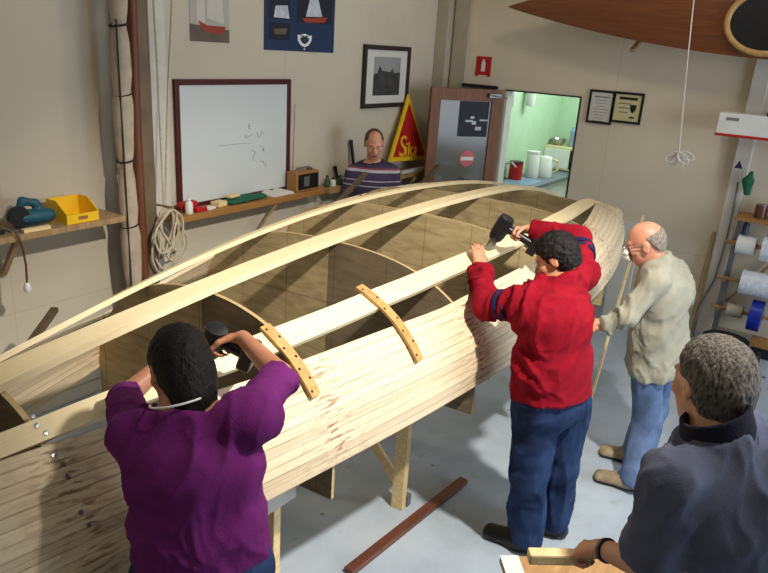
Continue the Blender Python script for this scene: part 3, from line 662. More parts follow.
# --- bald man at the stern
fL, fR = floor_(631, 489), floor_(634, 463)
J = dict(pelvis=W(656, 352, 4.00), chest=W(664, 292, 3.86), neck=W(658, 262, 3.78), head=W(645, 243, 3.74),
         shL=W(655, 281, 3.68), shR=W(674, 272, 4.02), elL=W(628, 316, 3.72), wrL=W(603, 327, 3.82), elR=W(640, 312, 4.12), wrR=W(607, 322, 4.10),
         hipL=W(650, 362, 3.93), hipR=W(662, 356, 4.08), knL=W(646, 425, 4.12), knR=W(652, 408, 4.26),
         anL=fL + A(0, 0, .09), anR=fR + A(0, 0, .09), toeL=fL + _n(floor_(600, 480) - fL) * .22, toeR=fR + _n(floor_(605, 455) - fR) * .22)
old = Person('bald person in glasses and a pale khaki shirt leaning on the stern', (fL + fR) / 2, J, A(-.12, .93, -.36), 'skin_pink',
             hands=dict(L=(W(590, 328, 3.88) - J['wrL'], A(0, .2, -1), (.3, .4, .3), 1), R=(W(592, 322, 4.10) - J['wrR'], A(0, .2, -1), (.3, .4, .3), -1)))
old.top('shirt', 'khaki', e=.020, hem=.10, sleeve=(.064, .058, .050), to=.93, wr=.019, ws=9, collar=.066, ch=.08)
old.pants('jeans', 'denim2', r=(.086, .084, .080), e=.004, wr=.02, ws=6, top_=-.075); old.shoes('shoe_t')
old.hair('hair_wh', th=.0035, front=-.01, low=-.06, hairy=.002, bald=(.088, .012, (.092, .112, .066)))
r, f, u = old.H; c = old.J['head']; g = thing('spectacles', 'thin framed spectacles worn by the bald man in khaki', 'glasses', c)
for e in (-1, 1):
    pts = [Vector(c + r * (e * .031 + .021 * math.cos(t)) + f * .108 + u * (.006 + .016 * math.sin(t))) for t in np.linspace(0, 2 * PI, 21)]
    B().tube(pts, .0024, 6, False).done('rim', 'steel', g)
    B().tube([c + r * e * .052 + f * .106 + u * .010, c + r * e * .080 + f * .06 + u * .010, c + r * e * .086 - f * .005 + u * .010], .0024, 6).done('temple', 'steel', g)
B().tube([c + r * -.010 + f * .110 + u * .008, c + f * .114 + u * .011, c + r * .010 + f * .110 + u * .008], .0024, 6).done('bridge', 'steel', g)
b = SDF(); b.ell(c + f * .096 - u * .046, old.H, A(.043, .038, .045), .01); b.cut(c + f * .088 - u * .04, -f, .2); pos, q = b.mesh(.005)
mk = nmesh('dust_mask', pos, q, 'white'); tag(mk, 'white dust mask over the nose and mouth of the bald man', 'mask')
# --- woman in purple, her back to us
J = dict(pelvis=W(203, 565, 2.02), chest=W(192, 468, 1.92), neck=W(183, 408, 1.90), head=W(179, 369, 1.95),
         shL=W(136, 434, 1.93), shR=W(252, 418, 1.87), elL=W(124, 398, 2.17), wrL=W(165, 362, 2.30), elR=W(279, 375, 2.08), wrR=W(243, 338, 2.32),
         hipL=W(165, 575, 2.02), hipR=W(240, 568, 1.99))
px_, py_ = J['pelvis'][:2]
for q, w_ in (('L', -.1), ('R', .1)):
    h = J['hip' + q]; J['kn' + q] = A(h[0], h[1] + .03, .50); J['an' + q] = A(h[0], h[1] - .0, .09); J['toe' + q] = A(h[0] + .02, h[1] + .22, 0)
wom = Person('person with long black hair in a purple top leaning over the hull with a drill', (px_, py_, 0), J, A(.22, .86, -.46), 'skin_tan', fem=True,
             hands=dict(L=(W(200, 347, 2.36) - J['wrL'], A(.2, .3, -1), (.4, .5, .4), -1), R=(W(222, 340, 2.36) - J['wrR'], A(-.5, .2, -.9), (.9, 1.1, .8), 1)))
wom.top('jumper', 'purple', e=.024, hem=.10, sleeve=(.058, .056, .050), to=.50, wr=.016, ws=8, ch=.0, collar=.070, cuff=1)
wom.pants('jeans', 'denim', top_=.05); wom.shoes('shoe_b')
def tail(b, c, r, f, u):
    b.ell(c - f * .080 - u * .055, np.array((r, f, u)), A(.066, .050, .11), .03); b.cap(c - f * .075 - u * .08, c - f * .060 - u * .165, .042, .020, .03)
wom.hair('hair_dk', th=.012, vol=(.95, 1, 1), front=.06, low=-.19, hairy=.003, hz=9, extra=tail)
n0 = wom.J['neck']; r, f, u = wom.lat, wom.fwd, wom.up
B().tube([n0 + r * (.079 * math.cos(t)) + f * (.082 * math.sin(t) - .012) + u * (.032 - .012 * math.sin(t)) for t in np.linspace(PI * .98, PI * 2.02, 24)], .003, 8).done('mask_strap', 'white', wom.root)
tool_drill('power_drill', 'black cordless drill in the raised hand of the purple-topped person', W(203, 372, 2.42), W(217, 328, 2.32), W(243, 352, 2.34))
# --- man in the slate polo, bottom right
J = dict(pelvis=W(748, 640, 1.98), chest=W(738, 508, 1.74), neck=W(718, 432, 1.70), head=W(711, 384, 1.74),
         shL=W(672, 482, 1.66), shR=W(792, 456, 1.76), elL=W(646, 566, 1.74), wrL=W(603, 549, 1.90), elR=W(840, 560, 1.86), wrR=W(810, 600, 2.0),
         hipL=W(715, 650, 1.95), hipR=W(785, 640, 2.02))
for q in 'LR':
    h = J['hip' + q]; J['kn' + q] = A(h[0] + .02, h[1] + .03, .50); J['an' + q] = A(h[0], h[1], .09); J['toe' + q] = A(h[0] + .12, h[1] + .18, 0)
blu = Person('person with grey hair in a slate blue polo shirt watching with back turned', (*J['pelvis'][:2], 0), J, A(.62, .74, -.18), 'skin', belly=.03, scale=1.02,
             hands=dict(L=(W(588, 549, 1.94) - J['wrL'], A(.2, -.1, -1), (1.0, 1.2, .9), -1), R=(A(.1, .1, -.9), A(0, 1, 0), (.4, .5, .4), 1)))
blu.top('polo_shirt', 'polo', e=.020, hem=.16, sleeve=(.068, .070, .066), to=.47, wr=.016, ws=8, ch=.02, collar=.076)
b = SDF(); n0 = blu.J['neck']; u = blu.up; b.cap(n0 - u * .035, n0 + u * .08, .090, .080, .02); b.cut(n0 + u * .06, u + blu.fwd * .35, .3); b.cut(n0 - u * .03, -u, .3); b.cap(n0, n0 + u * .2, .068, .066, .01, 'sub')
pos, q = b.mesh(.006); nmesh('collar', pos, q, 'collar', blu.root, .003, 12)
blu.pants('trousers', 'trouser'); blu.shoes('shoe_b')
blu.hair('hair_gr', th=.010, front=.045, low=-.075, hairy=.0035, hz=30)
a_, b_ = blu.J['elL'], blu.J['wrL']; ws_ = blu.band('wristwatch', a_, b_, .86, .96, .034, .033, 'black', blu.root)
# --- man by the back wall
J = dict(pelvis=W(378, 218, 6.44), chest=W(373, 183, 6.34), neck=W(373, 161, 6.26), head=W(374, 144, 6.16),
         shL=W(392, 172, 6.30), shR=W(353, 172, 6.30), elL=W(399, 200, 6.36), wrL=W(397, 224, 6.34), elR=W(345, 198, 6.36), wrR=W(350, 222, 6.34),
         hipL=W(388, 220, 6.44), hipR=W(368, 219, 6.44))
for q in 'LR':
    h = J['hip' + q]; J['kn' + q] = A(h[0] - .02, h[1] - .02, .48); J['an' + q] = A(h[0], h[1], .09); J['toe' + q] = A(h[0] - .12, h[1] - .18, 0)
bck = Person('person in a dark striped jumper looking down between the hull and back wall', (*J['pelvis'][:2], 0), J, A(-.66, -.60, -.34), 'skin_pink', scale=1.06,
             hands=dict(L=(A(-.3, -.3, -.6), A(.5, -.2, -.3), (.3, .4, .3), 1), R=(A(-.3, -.3, -.6), A(-.2, .5, -.3), (.3, .4, .3), -1)))
bck.top('jumper', 'stripes', e=.016, hem=.12, sleeve=(.060, .055, .046), to=.96, wr=.010, ws=8, ch=.015, collar=.070)
bck.pants('trousers', 'trouser'); bck.shoes('shoe_b')
bck.hair('hair_br', th=.006, front=.03, low=-.06, hairy=.002, bald=(.09, .045, (.055, .06, .045)))
r, f, u = bck.H; c = bck.J['head']
for e in (-1, 1):
    B().ball(c + r * e * .031 + f * .0850 + u * .006, .0065, n=8).done('eye', 'cream_trim', bck.root, True)
    B().ball(c + r * e * .031 + f * .0895 + u * .0045, .0036, n=6).done('pupil', 'black', bck.root, True)
    B().tube([c + r * e * .016 + f * .0935 + u * .026, c + r * e * .032 + f * .090 + u * .031, c + r * e * .048 + f * .078 + u * .026], [.003, .004, .002], 6).done('eyebrow', 'hair_br', bck.root)
#PEOPLE_END
#PROPS_BEGIN
M['inkgrey'] = plain('print_grey', (120, 118, 116), .7)
def rect_b(name, mat, u0, v0, u1, v1, off, tk, parent=None, bevel=.002):     # slab on the back wall between two corners seen in the photo
    a, c = bp(u0, v0, off), bp(u1, v1, off); return B().box((min(a.x, c.x), YB - off - tk, min(a.z, c.z)), (max(a.x, c.x), YB - off, max(a.z, c.z)), bevel).done(name, mat, parent)
def rect_r(name, mat, u0, v0, u1, v1, off, tk, parent=None, bevel=.002):
    a, c = rp(u0, v0, off), rp(u1, v1, off); return B().box((XR - off - tk, min(a.y, c.y), min(a.z, c.z)), (XR - off, max(a.y, c.y), max(a.z, c.z)), bevel).done(name, mat, parent)
def frame_b(name, mat, x0, x1, z0, z1, y, wd, tk, parent):                  # picture frame on a plane y, front at y - tk
    b = B(); b.box((x0, y - tk, z0), (x0 + wd, y, z1), .003); b.box((x1 - wd, y - tk, z0), (x1, y, z1), .003); b.box((x0 + wd, y - tk, z0), (x1 - wd, y, z0 + wd), .003); b.box((x0 + wd, y - tk, z1 - wd), (x1 - wd, y, z1), .003); return b.done(name, mat, parent)
def frame_r(name, mat, y0, y1, z0, z1, x, wd, tk, parent):
    b = B(); b.box((x - tk, y0, z0), (x, y0 + wd, z1), .003); b.box((x - tk, y1 - wd, z0), (x, y1, z1), .003); b.box((x - tk, y0 + wd, z0), (x, y1 - wd, z0 + wd), .003); b.box((x - tk, y0 + wd, z1 - wd), (x, y1 - wd, z1), .003); return b.done(name, mat, parent)
def flat_b(name, mat, pts, y, parent, tk=.0012): return B().prism([(p[0], y, p[1]) for p in pts], (0, -tk, 0)).done(name, mat, parent)
# --- whiteboard
a, c = bp(172, 79), bp(287, 190); x0, x1, z1, z0 = a.x, c.x, a.z, min(c.z, bp(178, 207).z)
t = thing('whiteboard', 'large whiteboard with a thin maroon frame and faint scribbles on the back wall', 'whiteboard', (x0, YB, z0))
B().box((x0 + .02, YB - .018, z0 + .02), (x1 - .02, YB - .004, z1 - .02)).done('panel', 'wboard', t)
frame_b('frame', 'maroon', x0, x1, z0, z1, YB - .002, .04, .026, t)
M['ink'] = plain('faint_marker_ink', (160, 164, 166), .6)
b = B(); rnd = random.Random(3)
for k in range(6):
    p = bp(251 + rnd.uniform(-6, 8), 122 + k * 7.5, .0195); pts = []
    for i in range(9): p = p + V(rnd.uniform(-.018, .026), 0, rnd.uniform(-.03, .018)); pts.append(p.copy())
    b.tube(pts, .0022, 5)
b.tube([bp(218, 146, .0195), bp(236, 144, .0195), bp(252, 143, .0195)], .0018, 5); b.done('marker_scribble', 'ink', t)
# --- boat poster
a, c = bp(188, -28), bp(229, 43)
M['sepia'] = plain('poster_brown_water', (104, 88, 76), .6, .25, 6); M['sky'] = plain('poster_sky', (176, 170, 160), .6, .06, 5); M['sailc'] = plain('poster_sail', (196, 190, 178), .6, .05); M['hullred'] = plain('poster_red_hull', (152, 58, 38), .6)
t = thing('poster', 'poster of a red two-masted sailing boat pinned above the whiteboard', 'poster', (a.x, YB, c.z)); y = YB - .002
px = lambda f: a.x + (c.x - a.x) * f
pz = lambda f: a.z + (c.z - a.z) * f
B().box((a.x, YB - .004, c.z), (c.x, YB - .001, a.z)).done('sheet', 'sky', t); y = YB - .004
flat_b('water', 'sepia', [(px(0), pz(1)), (px(1), pz(1)), (px(1), pz(.80)), (px(0), pz(.74))], y, t)
flat_b('sail', 'sailc', [(px(.16), pz(.15)), (px(.36), pz(.1)), (px(.38), pz(.70)), (px(.16), pz(.72))], y - .001, t); flat_b('sail', 'sailc', [(px(.42), pz(.1)), (px(.78), pz(.02)), (px(.86), pz(.72)), (px(.42), pz(.64))], y - .001, t)
flat_b('boat_picture', 'hullred', [(px(.2), pz(.68)), (px(.42), pz(.75)), (px(.9), pz(.75)), (px(.84), pz(.85)), (px(.6), pz(.88)), (px(.3), pz(.82))], y - .002, t)
# --- blue poster
a, c = bp(264, -30), bp(333, 53)
t = thing('poster', 'dark blue poster with small photographs and a white crest, left of the framed picture', 'poster', (a.x, YB, c.z)); y = YB - .005
B().box((a.x, YB - .006, c.z), (c.x, YB - .001, a.z), .002).done('sheet', 'navy', t); y = YB - .006
M['pdark'] = plain('poster_dark_photo', (24, 28, 44), .6, .3, 12); M['pgrey'] = plain('poster_white_boat', (190, 195, 205), .6, .2, 12)
def q4(f0, g0, f1, g1): return [(px(f0), pz(g0)), (px(f1), pz(g0)), (px(f1), pz(g1)), (px(f0), pz(g1))]
flat_b('photo', 'pdark', q4(.06, .28, .34, .59), y, t); flat_b('photo', 'pdark', q4(.06, .63, .34, .86), y, t); flat_b('photo', 'pdark', q4(.44, .22, .95, .60), y, t)
flat_b('boat_picture', 'pgrey', [(px(.14), pz(.42)), (px(.30), pz(.40)), (px(.33), pz(.57)), (px(.12), pz(.57))], y - .001, t)
flat_b('boat_picture', 'pgrey', [(px(.62), pz(.24)), (px(.72), pz(.22)), (px(.80), pz(.50)), (px(.56), pz(.52))], y - .001, t)
flat_b('boat_picture', 'hullred', [(px(.50), pz(.55)), (px(.88), pz(.50)), (px(.84), pz(.58)), (px(.56), pz(.60))], y - .0015, t)
flat_b('boat_picture', 'sepia', [(px(.12), pz(.72)), (px(.30), pz(.70)), (px(.28), pz(.78)), (px(.14), pz(.79))], y - .001, t)
k0 = (px(.55), pz(.86)); b = B()
for e in (-1, 1):
    b.prism([(k0[0], y, k0[1] - .045), (k0[0] + e * .05, y, k0[1] - .03), (k0[0] + e * .085, y, k0[1] + .005), (k0[0] + e * .09, y, k0[1] + .05), (k0[0] + e * .05, y, k0[1] + .048), (k0[0] + e * .03, y, k0[1] + .03), (k0[0] + e * .055, y, k0[1] + .03), (k0[0] + e * .055, y, k0[1] + .01), (k0[0] + e * .032, y, k0[1] - .01), (k0[0], y, k0[1] - .022)], (0, -.0014, 0))
b.prism([(k0[0] - .05, y, k0[1] + .052), (k0[0], y, k0[1] + .062), (k0[0] + .05, y, k0[1] + .052), (k0[0], y, k0[1] + .04)], (0, -.0014, 0)); b.ball((k0[0], y, k0[1] - .06), .008, (1, .15, 1), 8); b.done('crest', 'white', t)
# --- framed black and white picture
a, c = bp(363, 44), bp(405, 106); t = thing('framed_picture', 'dark framed black and white picture of a harbour on the back wall', 'picture', (a.x, YB, c.z))
B().box((a.x + .02, YB - .014, c.z + .02), (c.x - .02, YB - .003, a.z - .02)).done('mount', 'paper', t); frame_b('frame', 'darkframe', a.x, c.x, c.z, a.z, YB - .002, .042, .03, t); y = YB - .014
M['bw'] = plain('monochrome_print', (62, 62, 62), .5, .55, 9); M['bwl'] = plain('monochrome_print_sky', (150, 150, 148), .5, .12, 5)
flat_b('print', 'bwl', q4(.22, .18, .80, .80), y, t)
flat_b('print_scene', 'bw', [(px(.22), pz(.80)), (px(.80), pz(.80)), (px(.80), pz(.42)), (px(.66), pz(.44)), (px(.62), pz(.36)), (px(.58), pz(.42)), (px(.40), pz(.40)), (px(.34), pz(.32)), (px(.30), pz(.44)), (px(.22), pz(.46))], y - .0012, t)
# --- triangular sign
a0, b0, c0 = bp(409, 94, .06), bp(389, 162, .12), bp(428, 159, .12); t = thing('triangular_sign', 'red triangle sign with yellow border and lettering, standing against the back wall', 'sign', b0)
nrm = (c0 - b0).cross(a0 - b0).normalized(); nrm = -nrm if nrm.y > 0 else nrm; cen = (a0 + b0 + c0) / 3
sc_ = lambda f: [cen + (p - cen) * f for p in (a0, b0, c0)]
B().prism(sc_(1.0), nrm * -.02).done('border', 'yellow', t); B().prism([p + nrm * .001 for p in sc_(.80)], nrm * .004).done('field', 'red', t)
xd = (c0 - b0).normalized(); ud = nrm.cross(xd); ud = -ud if ud.z < 0 else ud
text('lettering', 'S', .30, cen + nrm * .007 + ud * -.085 + xd * -.145, xd, ud, 'yellow', t, shear=.18)
text('lettering', 'ika', .215, cen + nrm * .007 + ud * -.115 + xd * .03, xd, ud, 'yellow', t, shear=.10)
# --- shelves of the back wall
def brace(u0, v0, u1, v1, y0, y1, parent, w=.035): B().bar(hit(u0, v0, 1, y0), hit(u1, v1, 1, y1), w, .022).done('brace', 'pine_old', parent)
zs1 = float(hit(180, 221, 1, YB - .2)[2]); x0, x1 = float(hit(178, 215, 1, YB - .2)[0]), float(hit(325, 195, 1, YB - .2)[0])
t = thing('wall_shelf', 'long yellow-brown wooden shelf under the whiteboard', 'shelf', (x0, YB, zs1))
B().box((x0, YB - .2, zs1 - .02), (x1, YB - .026 - .004, zs1 + .03), .003).done('board', 'shelfwood', t)
for u in (186, 277, 322): brace(u, 216 if u < 200 else 203, u - 26, 258 if u < 200 else 240, YB - .17, YB - .02, t)
x2 = float(bp(330, 192)[0]); zs2 = float(hit(345, 190, 1, YB - .22)[2])
t2 = thing('wall_shelf', 'darker shelf on the back wall behind the striped jumper, reaching the corner', 'shelf', (x2, YB, zs2))
B().box((x1 + .08, YB - .19, zs2 - .02), (XR - .14, YB - .004, zs2 + .025), .003).done('board', 'bench', t2)
for xx in (5.4, 6.3): B().bar((xx, YB - .2, zs2 - .03), (xx, YB - .02, zs2 - .28), .03, .03).done('brace', 'pine_old', t2)
z3 = float(hit(20, 232, 1, YB - .24)[2]); xe = float(hit(119, 35, 1, YB - .22)[0]) - .085
t3 = thing('wall_shelf', 'grey-brown shelf at the left holding a yellow bin and blue tools', 'shelf', (.9, YB, z3))
B().box((.6, YB - .30, z3 - .035), (xe, YB - .004, z3), .003).done('board', 'pine_old', t3)
for xx in (1.0, 2.0): B().bar((xx, YB - .22, z3 - .045), (xx, YB - .02, z3 - .3), .03, .03).done('brace', 'pine_old', t3)
TS = zs1 + .03                                                           # top of the long shelf
def on(u, v, z, yoff=.11): p = hit(u, v, 1, YB - yoff); return Vector((p[0], YB - yoff, z))
p = on(188, 204, TS, .12); t = thing('hand_tool', 'red hand tool lying at the left end of the long shelf', 'tool', p)
B().obox(p + V(.02, .03, .045), V(.075, 0, 0), V(0, .03, 0), V(0, 0, .024), .012).done('tool_body', 'red', t, True); B().tube([p + V(-.03, .03, .02), p + V(-.04, .03, .0)], .02, 12).done('tool_base', 'maroon', t); B().tube([p + V(.07, .03, .04), p + V(.08, .03, .002)], .014, 10).done('handle', 'red', t)
p = on(189, 207, TS, .165); t = thing('bottle', 'small white bottle with a nozzle standing on the long shelf', 'bottle', p)
B().lathe(p, [(.0, 0), (.026, 0), (.028, .01), (.028, .07), (.02, .085), (.012, .09)], n=20).done('bottle_body', 'white', t, True); B().lathe(p + V(0, 0, .09), [(.013, 0), (.013, .014), (.006, .018), (.004, .045)], n=14).done('nozzle', 'white', t, True)
p = on(200, 208, TS, .16); o = B().obox(p + V(0, 0, .016), V(.05, 0, 0), V(0, .025, 0), V(0, 0, .016), .006).done('sanding_block', 'red', None); tag(o, 'small dark red sanding block next to the white bottle', 'block')
p = on(209, 207, TS, .15); o = B().obox(p + V(0, 0, .008), V(.045, .01, 0), V(-.008, .03, 0), V(0, 0, .008), .003).done('note_pad', 'white', None); tag(o, 'small white pad near the red sanding block on the long shelf', 'pad')
p = on(219, 204, TS, .12); o = B().obox(p + V(0, 0, .018), V(.05, .008, 0), V(-.006, .04, 0), V(0, 0, .018), .004).done('wood_offcut', 'pine', None); tag(o, 'pale wooden offcut lying on the shelf before the green cloth', 'block')
b = SDF(); p0 = on(224, 206, TS, .12); p1 = on(262, 198, TS, .11)
b.ecap(p0 + V(.03, 0, .016), p1 + V(0, 0, .018), A(0, 1, 0), (.07, .014), (.06, .016), .01); b.ecap(p0 + (p1 - p0) * .3 + V(0, 0, .03), p0 + (p1 - p0) * .7 + V(0, 0, .03), A(0, 1, 0), (.045, .012), (.05, .014), .02); b.cut(A(0, 0, TS + .0045), A(0, 0, -1)); pos, q = b.mesh(.007)
o = nmesh('cloth', pos, q, 'green', None, .005, 14); tag(o, 'crumpled dark green cloth along the long shelf', 'cloth')
p = on(233, 200, TS + .038, .10); o = B().obox(p + V(0, 0, .014), V(.06, .01, 0), V(-.006, .025, 0), V(0, 0, .010), .004).done('wood_offcut', 'pine', None); tag(o, 'thin pale wooden strip resting on top of the green cloth', 'block')
# open book
p = on(277, 193, TS, .11); pts = []
bk = B(); n = 12
for e in (-1, 1):
    prof = [(e * .0, .012), (e * .03, .034), (e * .07, .036), (e * .11, .024), (e * .13, .012)]
    for k in range(4):
        (xa, za), (xb, zb) = prof[k], prof[k + 1]
        lo = [p + V(xa, -.075, .002), p + V(xb, -.075, .002), p + V(xb, .065, .002), p + V(xa, .065, .002)]; hi = [Vector((q_.x, q_.y, p.z + z)) for q_, z in zip(lo, (za, zb, zb, za))]
        vv = [bk.bm.verts.new(q_) for q_ in lo + hi]
        for f in ((0, 1, 2, 3), (4, 5, 6, 7), (0, 1, 5, 4), (1, 2, 6, 5), (2, 3, 7, 6), (3, 0, 4, 7)): bk.bm.faces.new([vv[i] for i in f])
o = bk.done('open_book', 'paper', None); tag(o, 'open book with white pages lying on the long shelf beside the radio', 'book')
# radio
a, c = hit(292, 192, 1, YB - .15), hit(316, 176, 1, YB - .15); x0r, x1r, zr = float(a[0]) + .04, float(c[0]) + .02, TS
t = thing('radio', 'portable radio with a wooden case and black front on the long shelf', 'radio', (x0r, YB - .12, TS)); H_ = .165
B().box((x0r, YB - .165, TS), (x1r, YB - .05, TS + H_), .006).done('case', 'shelfwood', t); B().box((x0r + .02, YB - .169, TS + .015), (x1r - .008, YB - .164, TS + H_ - .02), .002).done('front_panel', 'black', t)
B().box((x0r + .09, YB - .1705, TS + .04), (x0r + .16, YB - .168, TS + H_ - .04)).done('dial', 'grey', t)
B().tube([V(x0r + .05, YB - .11, TS + H_), V(x0r + .055, YB - .11, TS + H_ + .025), V(x1r - .06, YB - .11, TS + H_ + .025), V(x1r - .055, YB - .11, TS + H_)], .007, 8).done('handle', 'grey', t)
B().tube([V(x0r + .055, YB - .07, TS + H_ - .01), bp(295, 104, .03)], [.005, .003], 6).done('aerial', 'inkgrey', t)
for k in (0, 1): B().lathe((x1r - .03 - .04 * k, YB - .10, TS + H_), [(.012, 0), (.012, .012), (0, .013)], n=12).done('knob', 'black', t)
# clutter behind the radio, left of the man
T2 = zs2 + .0265
for (u, v, cname, lab, hh, r) in ((327, 187, 'dgreen', 'small green bottle on the dark shelf beside the radio', .09, .025), (333, 187, 'white', 'small clear white jar on the dark shelf, second from the radio', .06, .028), (339, 186, 'dgreen', 'squat green tin on the dark shelf nearest the striped jumper', .07, .03)):
    p = on(u, v, T2, .11); t = thing('bottle', lab, 'bottle', p); B().lathe(p, [(0, 0), (r, 0), (r, hh * .7), (r * .5, hh * .9), (r * .45, hh)], n=16).done('bottle_body', cname, t, True); B().lathe(p + V(0, 0, hh), [(r * .5, 0), (r * .5, .014), (0, .015)], n=12).done('cap', 'black', t)
for (u0, v0, u1, v1, lab) in ((338, 183, 335, 166, 'short black stick handle standing on the dark shelf beside the green tin'), (356, 162, 351, 140, 'black tool handle rising behind the shoulder of the striped jumper')):
    p = hit(u0, v0, 1, YB - .06); p = Vector((p[0], p[1], T2)); o = B().tube([p, hit(u1, v1, 1, YB - .03)], [.014, .018], 10).done('tool_handle', 'black', None); tag(o, lab, 'tool')
o = B().box((bp(388, 167).x, YB - .18, T2), (bp(428, 165).x, YB - .13, T2 + .03), .003).done('white_board_strip', 'paper', None); tag(o, 'flat pale board lying on the dark shelf below the triangular sign', 'board')
# --- left shelf contents
p = Vector((float(hit(74, 221, 1, YB - .22)[0]) + .03, YB - .17, z3)); t = thing('storage_bin', 'yellow open-front plastic bin on the left shelf', 'bin', p)
b = B(); w_, d_, h_ = .105, .10, .125
b.box(p + V(-w_, -d_, 0), p + V(w_, d_, .006)); b.box(p + V(-w_, d_ - .006, .006), p + V(w_, d_, h_))
for e in (-1, 1): b.prism([p + V(e * w_, -d_, .006), p + V(e * w_, d_ - .006, .006), p + V(e * w_, d_ - .006, h_), p + V(e * w_, -.0, h_), p + V(e * w_, -d_, .06)], (-e * .006, 0, 0))
b.box(p + V(-w_ + .006, -d_, .006), p + V(w_ - .006, -d_ + .006, .055)); b.done('bin_shell', 'yellow', t); B().box(p + V(-.03, -d_ - .003, .02), p + V(.03, -d_, .04)).done('label_slot', 'shelfwood', t)
p = Vector((float(hit(33, 226, 1, YB - .2)[0]) - .02, YB - .17, z3)); t = thing('circular_saw', 'dark teal electric power tool lying on the left shelf beside the yellow bin', 'power tool', p)
b = SDF(); b.ecap(p + V(-.02, 0, .06), p + V(.13, -.01, .055), A(0, 1, 0), (.05, .045), (.042, .04), .02); b.cap(p + V(-.06, .02, .05), p + V(.0, .02, .15), .022, .02, .02); b.cap(p + V(.0, .02, .15), p + V(.07, .01, .13), .022, .022, .02); b.cap(p + V(.07, .01, .13), p + V(.10, .0, .07), .02, .024, .02); b.cut(A(0, 0, z3 + .012), A(0, 0, -1)); pos, q = b.mesh(.006); nmesh('tool_body', pos, q, 'teal', t)
B().lathe(p + V(-.06, -.045, .075), [(0, 0), (.06, 0), (.064, .01), (.06, .03), (0, .03)], (0, 1, 0), 24).done('blade_guard', 'black', t, True); B().box(p + V(-.13, -.07, .001), p + V(.08, .04, .012), .002).done('sole_plate', 'grey', t)
p2 = Vector((float(hit(34, 236, 1, YB - .26)[0]), YB - .27, z3)); o = B().box(p2 + V(-.07, -.02, 0), p2 + V(.09, .015, .022), .003).done('wood_offcut', 'pine', None); tag(o, 'pale offcut of wood at the front edge of the left shelf', 'block')
p = Vector((float(hit(2, 234, 1, YB - .24)[0]) - .08, YB - .2, z3)); t = thing('hand_plane', 'black and steel hand plane on the left shelf by the picture edge', 'tool', p); B().box(p + V(-.12, -.035, 0), p + V(.10, .035, .028), .004).done('plane_body', 'black', t); B().ball(p + V(.06, 0, .05), .024).done('knob', 'grey', t, True); B().obox(p + V(-.03, 0, .055), V(.012, 0, .035), V(0, .02, 0), V(-.03, 0, .012), .004).done('blade', 'steel', t)
pts = [hit(8, 222, 1, YB - .24), hit(14, 229, 1, YB - .31), hit(19, 238, 1, YB - .325), hit(23, 250, 1, YB - .325), hit(26, 265, 1, YB - .325), hit(27, 283, 1, YB - .325)]
t = thing('hanging_lead', 'red electric lead with a white plug hanging from the left shelf', 'cord', pts[-1]); B().tube(pts, .006, 8).done('cable', 'redplank', t); e_ = Vector(pts[-1]); B().lathe(e_ + V(0, 0, -.055), [(.0, 0), (.014, 0), (.022, .02), (.016, .045), (.008, .058)], n=14).done('plug', 'white', t, True)
# --- rolled sail on its spar, tied
pT, pM, pB = hit(117, -20, 1, YB - .22), hit(119, 35, 1, YB - .22), hit(127, 330, 1, YB - .22)
t = thing('rolled_sail', 'tall roll of beige sailcloth tied with dark cord against the column', 'sail', (pB[0], pB[1], 0)); xb, yb2 = float(pM[0]), float(pM[1])
rr = []; pts = []
for i in range(40):
    z = .02 + 3.6 * i / 39; pts.append((xb + .005 * math.sin(z * 3), yb2, z)); tie = min(abs(z - q) for q in (.75, 1.2, 1.62, 2.02, 2.42)); rr.append(.058 + .006 * math.sin(z * 7) - (.012 if tie < .05 else 0) + (.05 * max(0, z - 2.5)))
B().tube(pts, rr, 20).done('sail_roll', 'canvas', t, True)
for z in (.75, 1.2, 1.62, 2.02, 2.42): B().tube([(xb + .053 * math.cos(q), yb2 + .053 * math.sin(q), z + .012 * math.cos(q)) for q in np.linspace(0, 2 * PI, 21)], .006, 6, False).done('tie_cord', 'blackfab', t)
B().tube([(xb - .045, yb2 - .042, z) for z in np.linspace(.02, 2.45, 12)], .005, 6).done('cord', 'blackfab', t)
o = B().tube([(xb + .115, yb2 + .04, .0), (xb + .115, yb2 + .04, 1.8), (xb + .16, yb2 + .04, 4.0)], [.034, .034, .026], 16).done('wooden_spar', 'spar', None, True); tag(o, 'varnished red-brown spar standing between the rolled sail and the column', 'spar')
# --- ropes and coil
hk = Vector(hit(164, 208, 1, YB - .20)); t = thing('rope_coil', 'pale rope hanging in a tangled coil beside the column', 'rope', hk)
rnd = random.Random(5)
for k in range(7):
    R1, R2 = rnd.uniform(.05, .10), rnd.uniform(.13, .24); ox = rnd.uniform(-.05, .05); tl = rnd.uniform(-.5, .5); pts = []
    for q in np.linspace(0, 2 * PI, 33):
        x = R1 * math.sin(q) * (1 + .2 * math.sin(3 * q + k)); z = -R2 + R2 * math.cos(q); pts.append(hk + V(ox * (1 - math.cos(q)) / 2 + x + tl * z * .3, -.012 * k + .01 * math.sin(2 * q + k), z))
    B().tube(pts, .008, 8, False).done('loop', 'rope', t)
B().tube([hk + V(0, .0, -.0), Vector(hit(157, 60, 1, YB - .20)), Vector(hit(150, -60, 1, YB - .2))], .007, 8).done('line', 'rope', t)
B().tube([hk + V(.01, .0, 0), Vector(hit(168, 90, 1, YB - .20)), Vector(hit(175, -60, 1, YB - .2))], .007, 8).done('line', 'rope', t)
B().tube([V(hk.x, YB - .001 - .03, hk.z + .005), V(hk.x, hk.y - .09, hk.z + .02)], .008, 8).done('peg', 'pine_old', t)
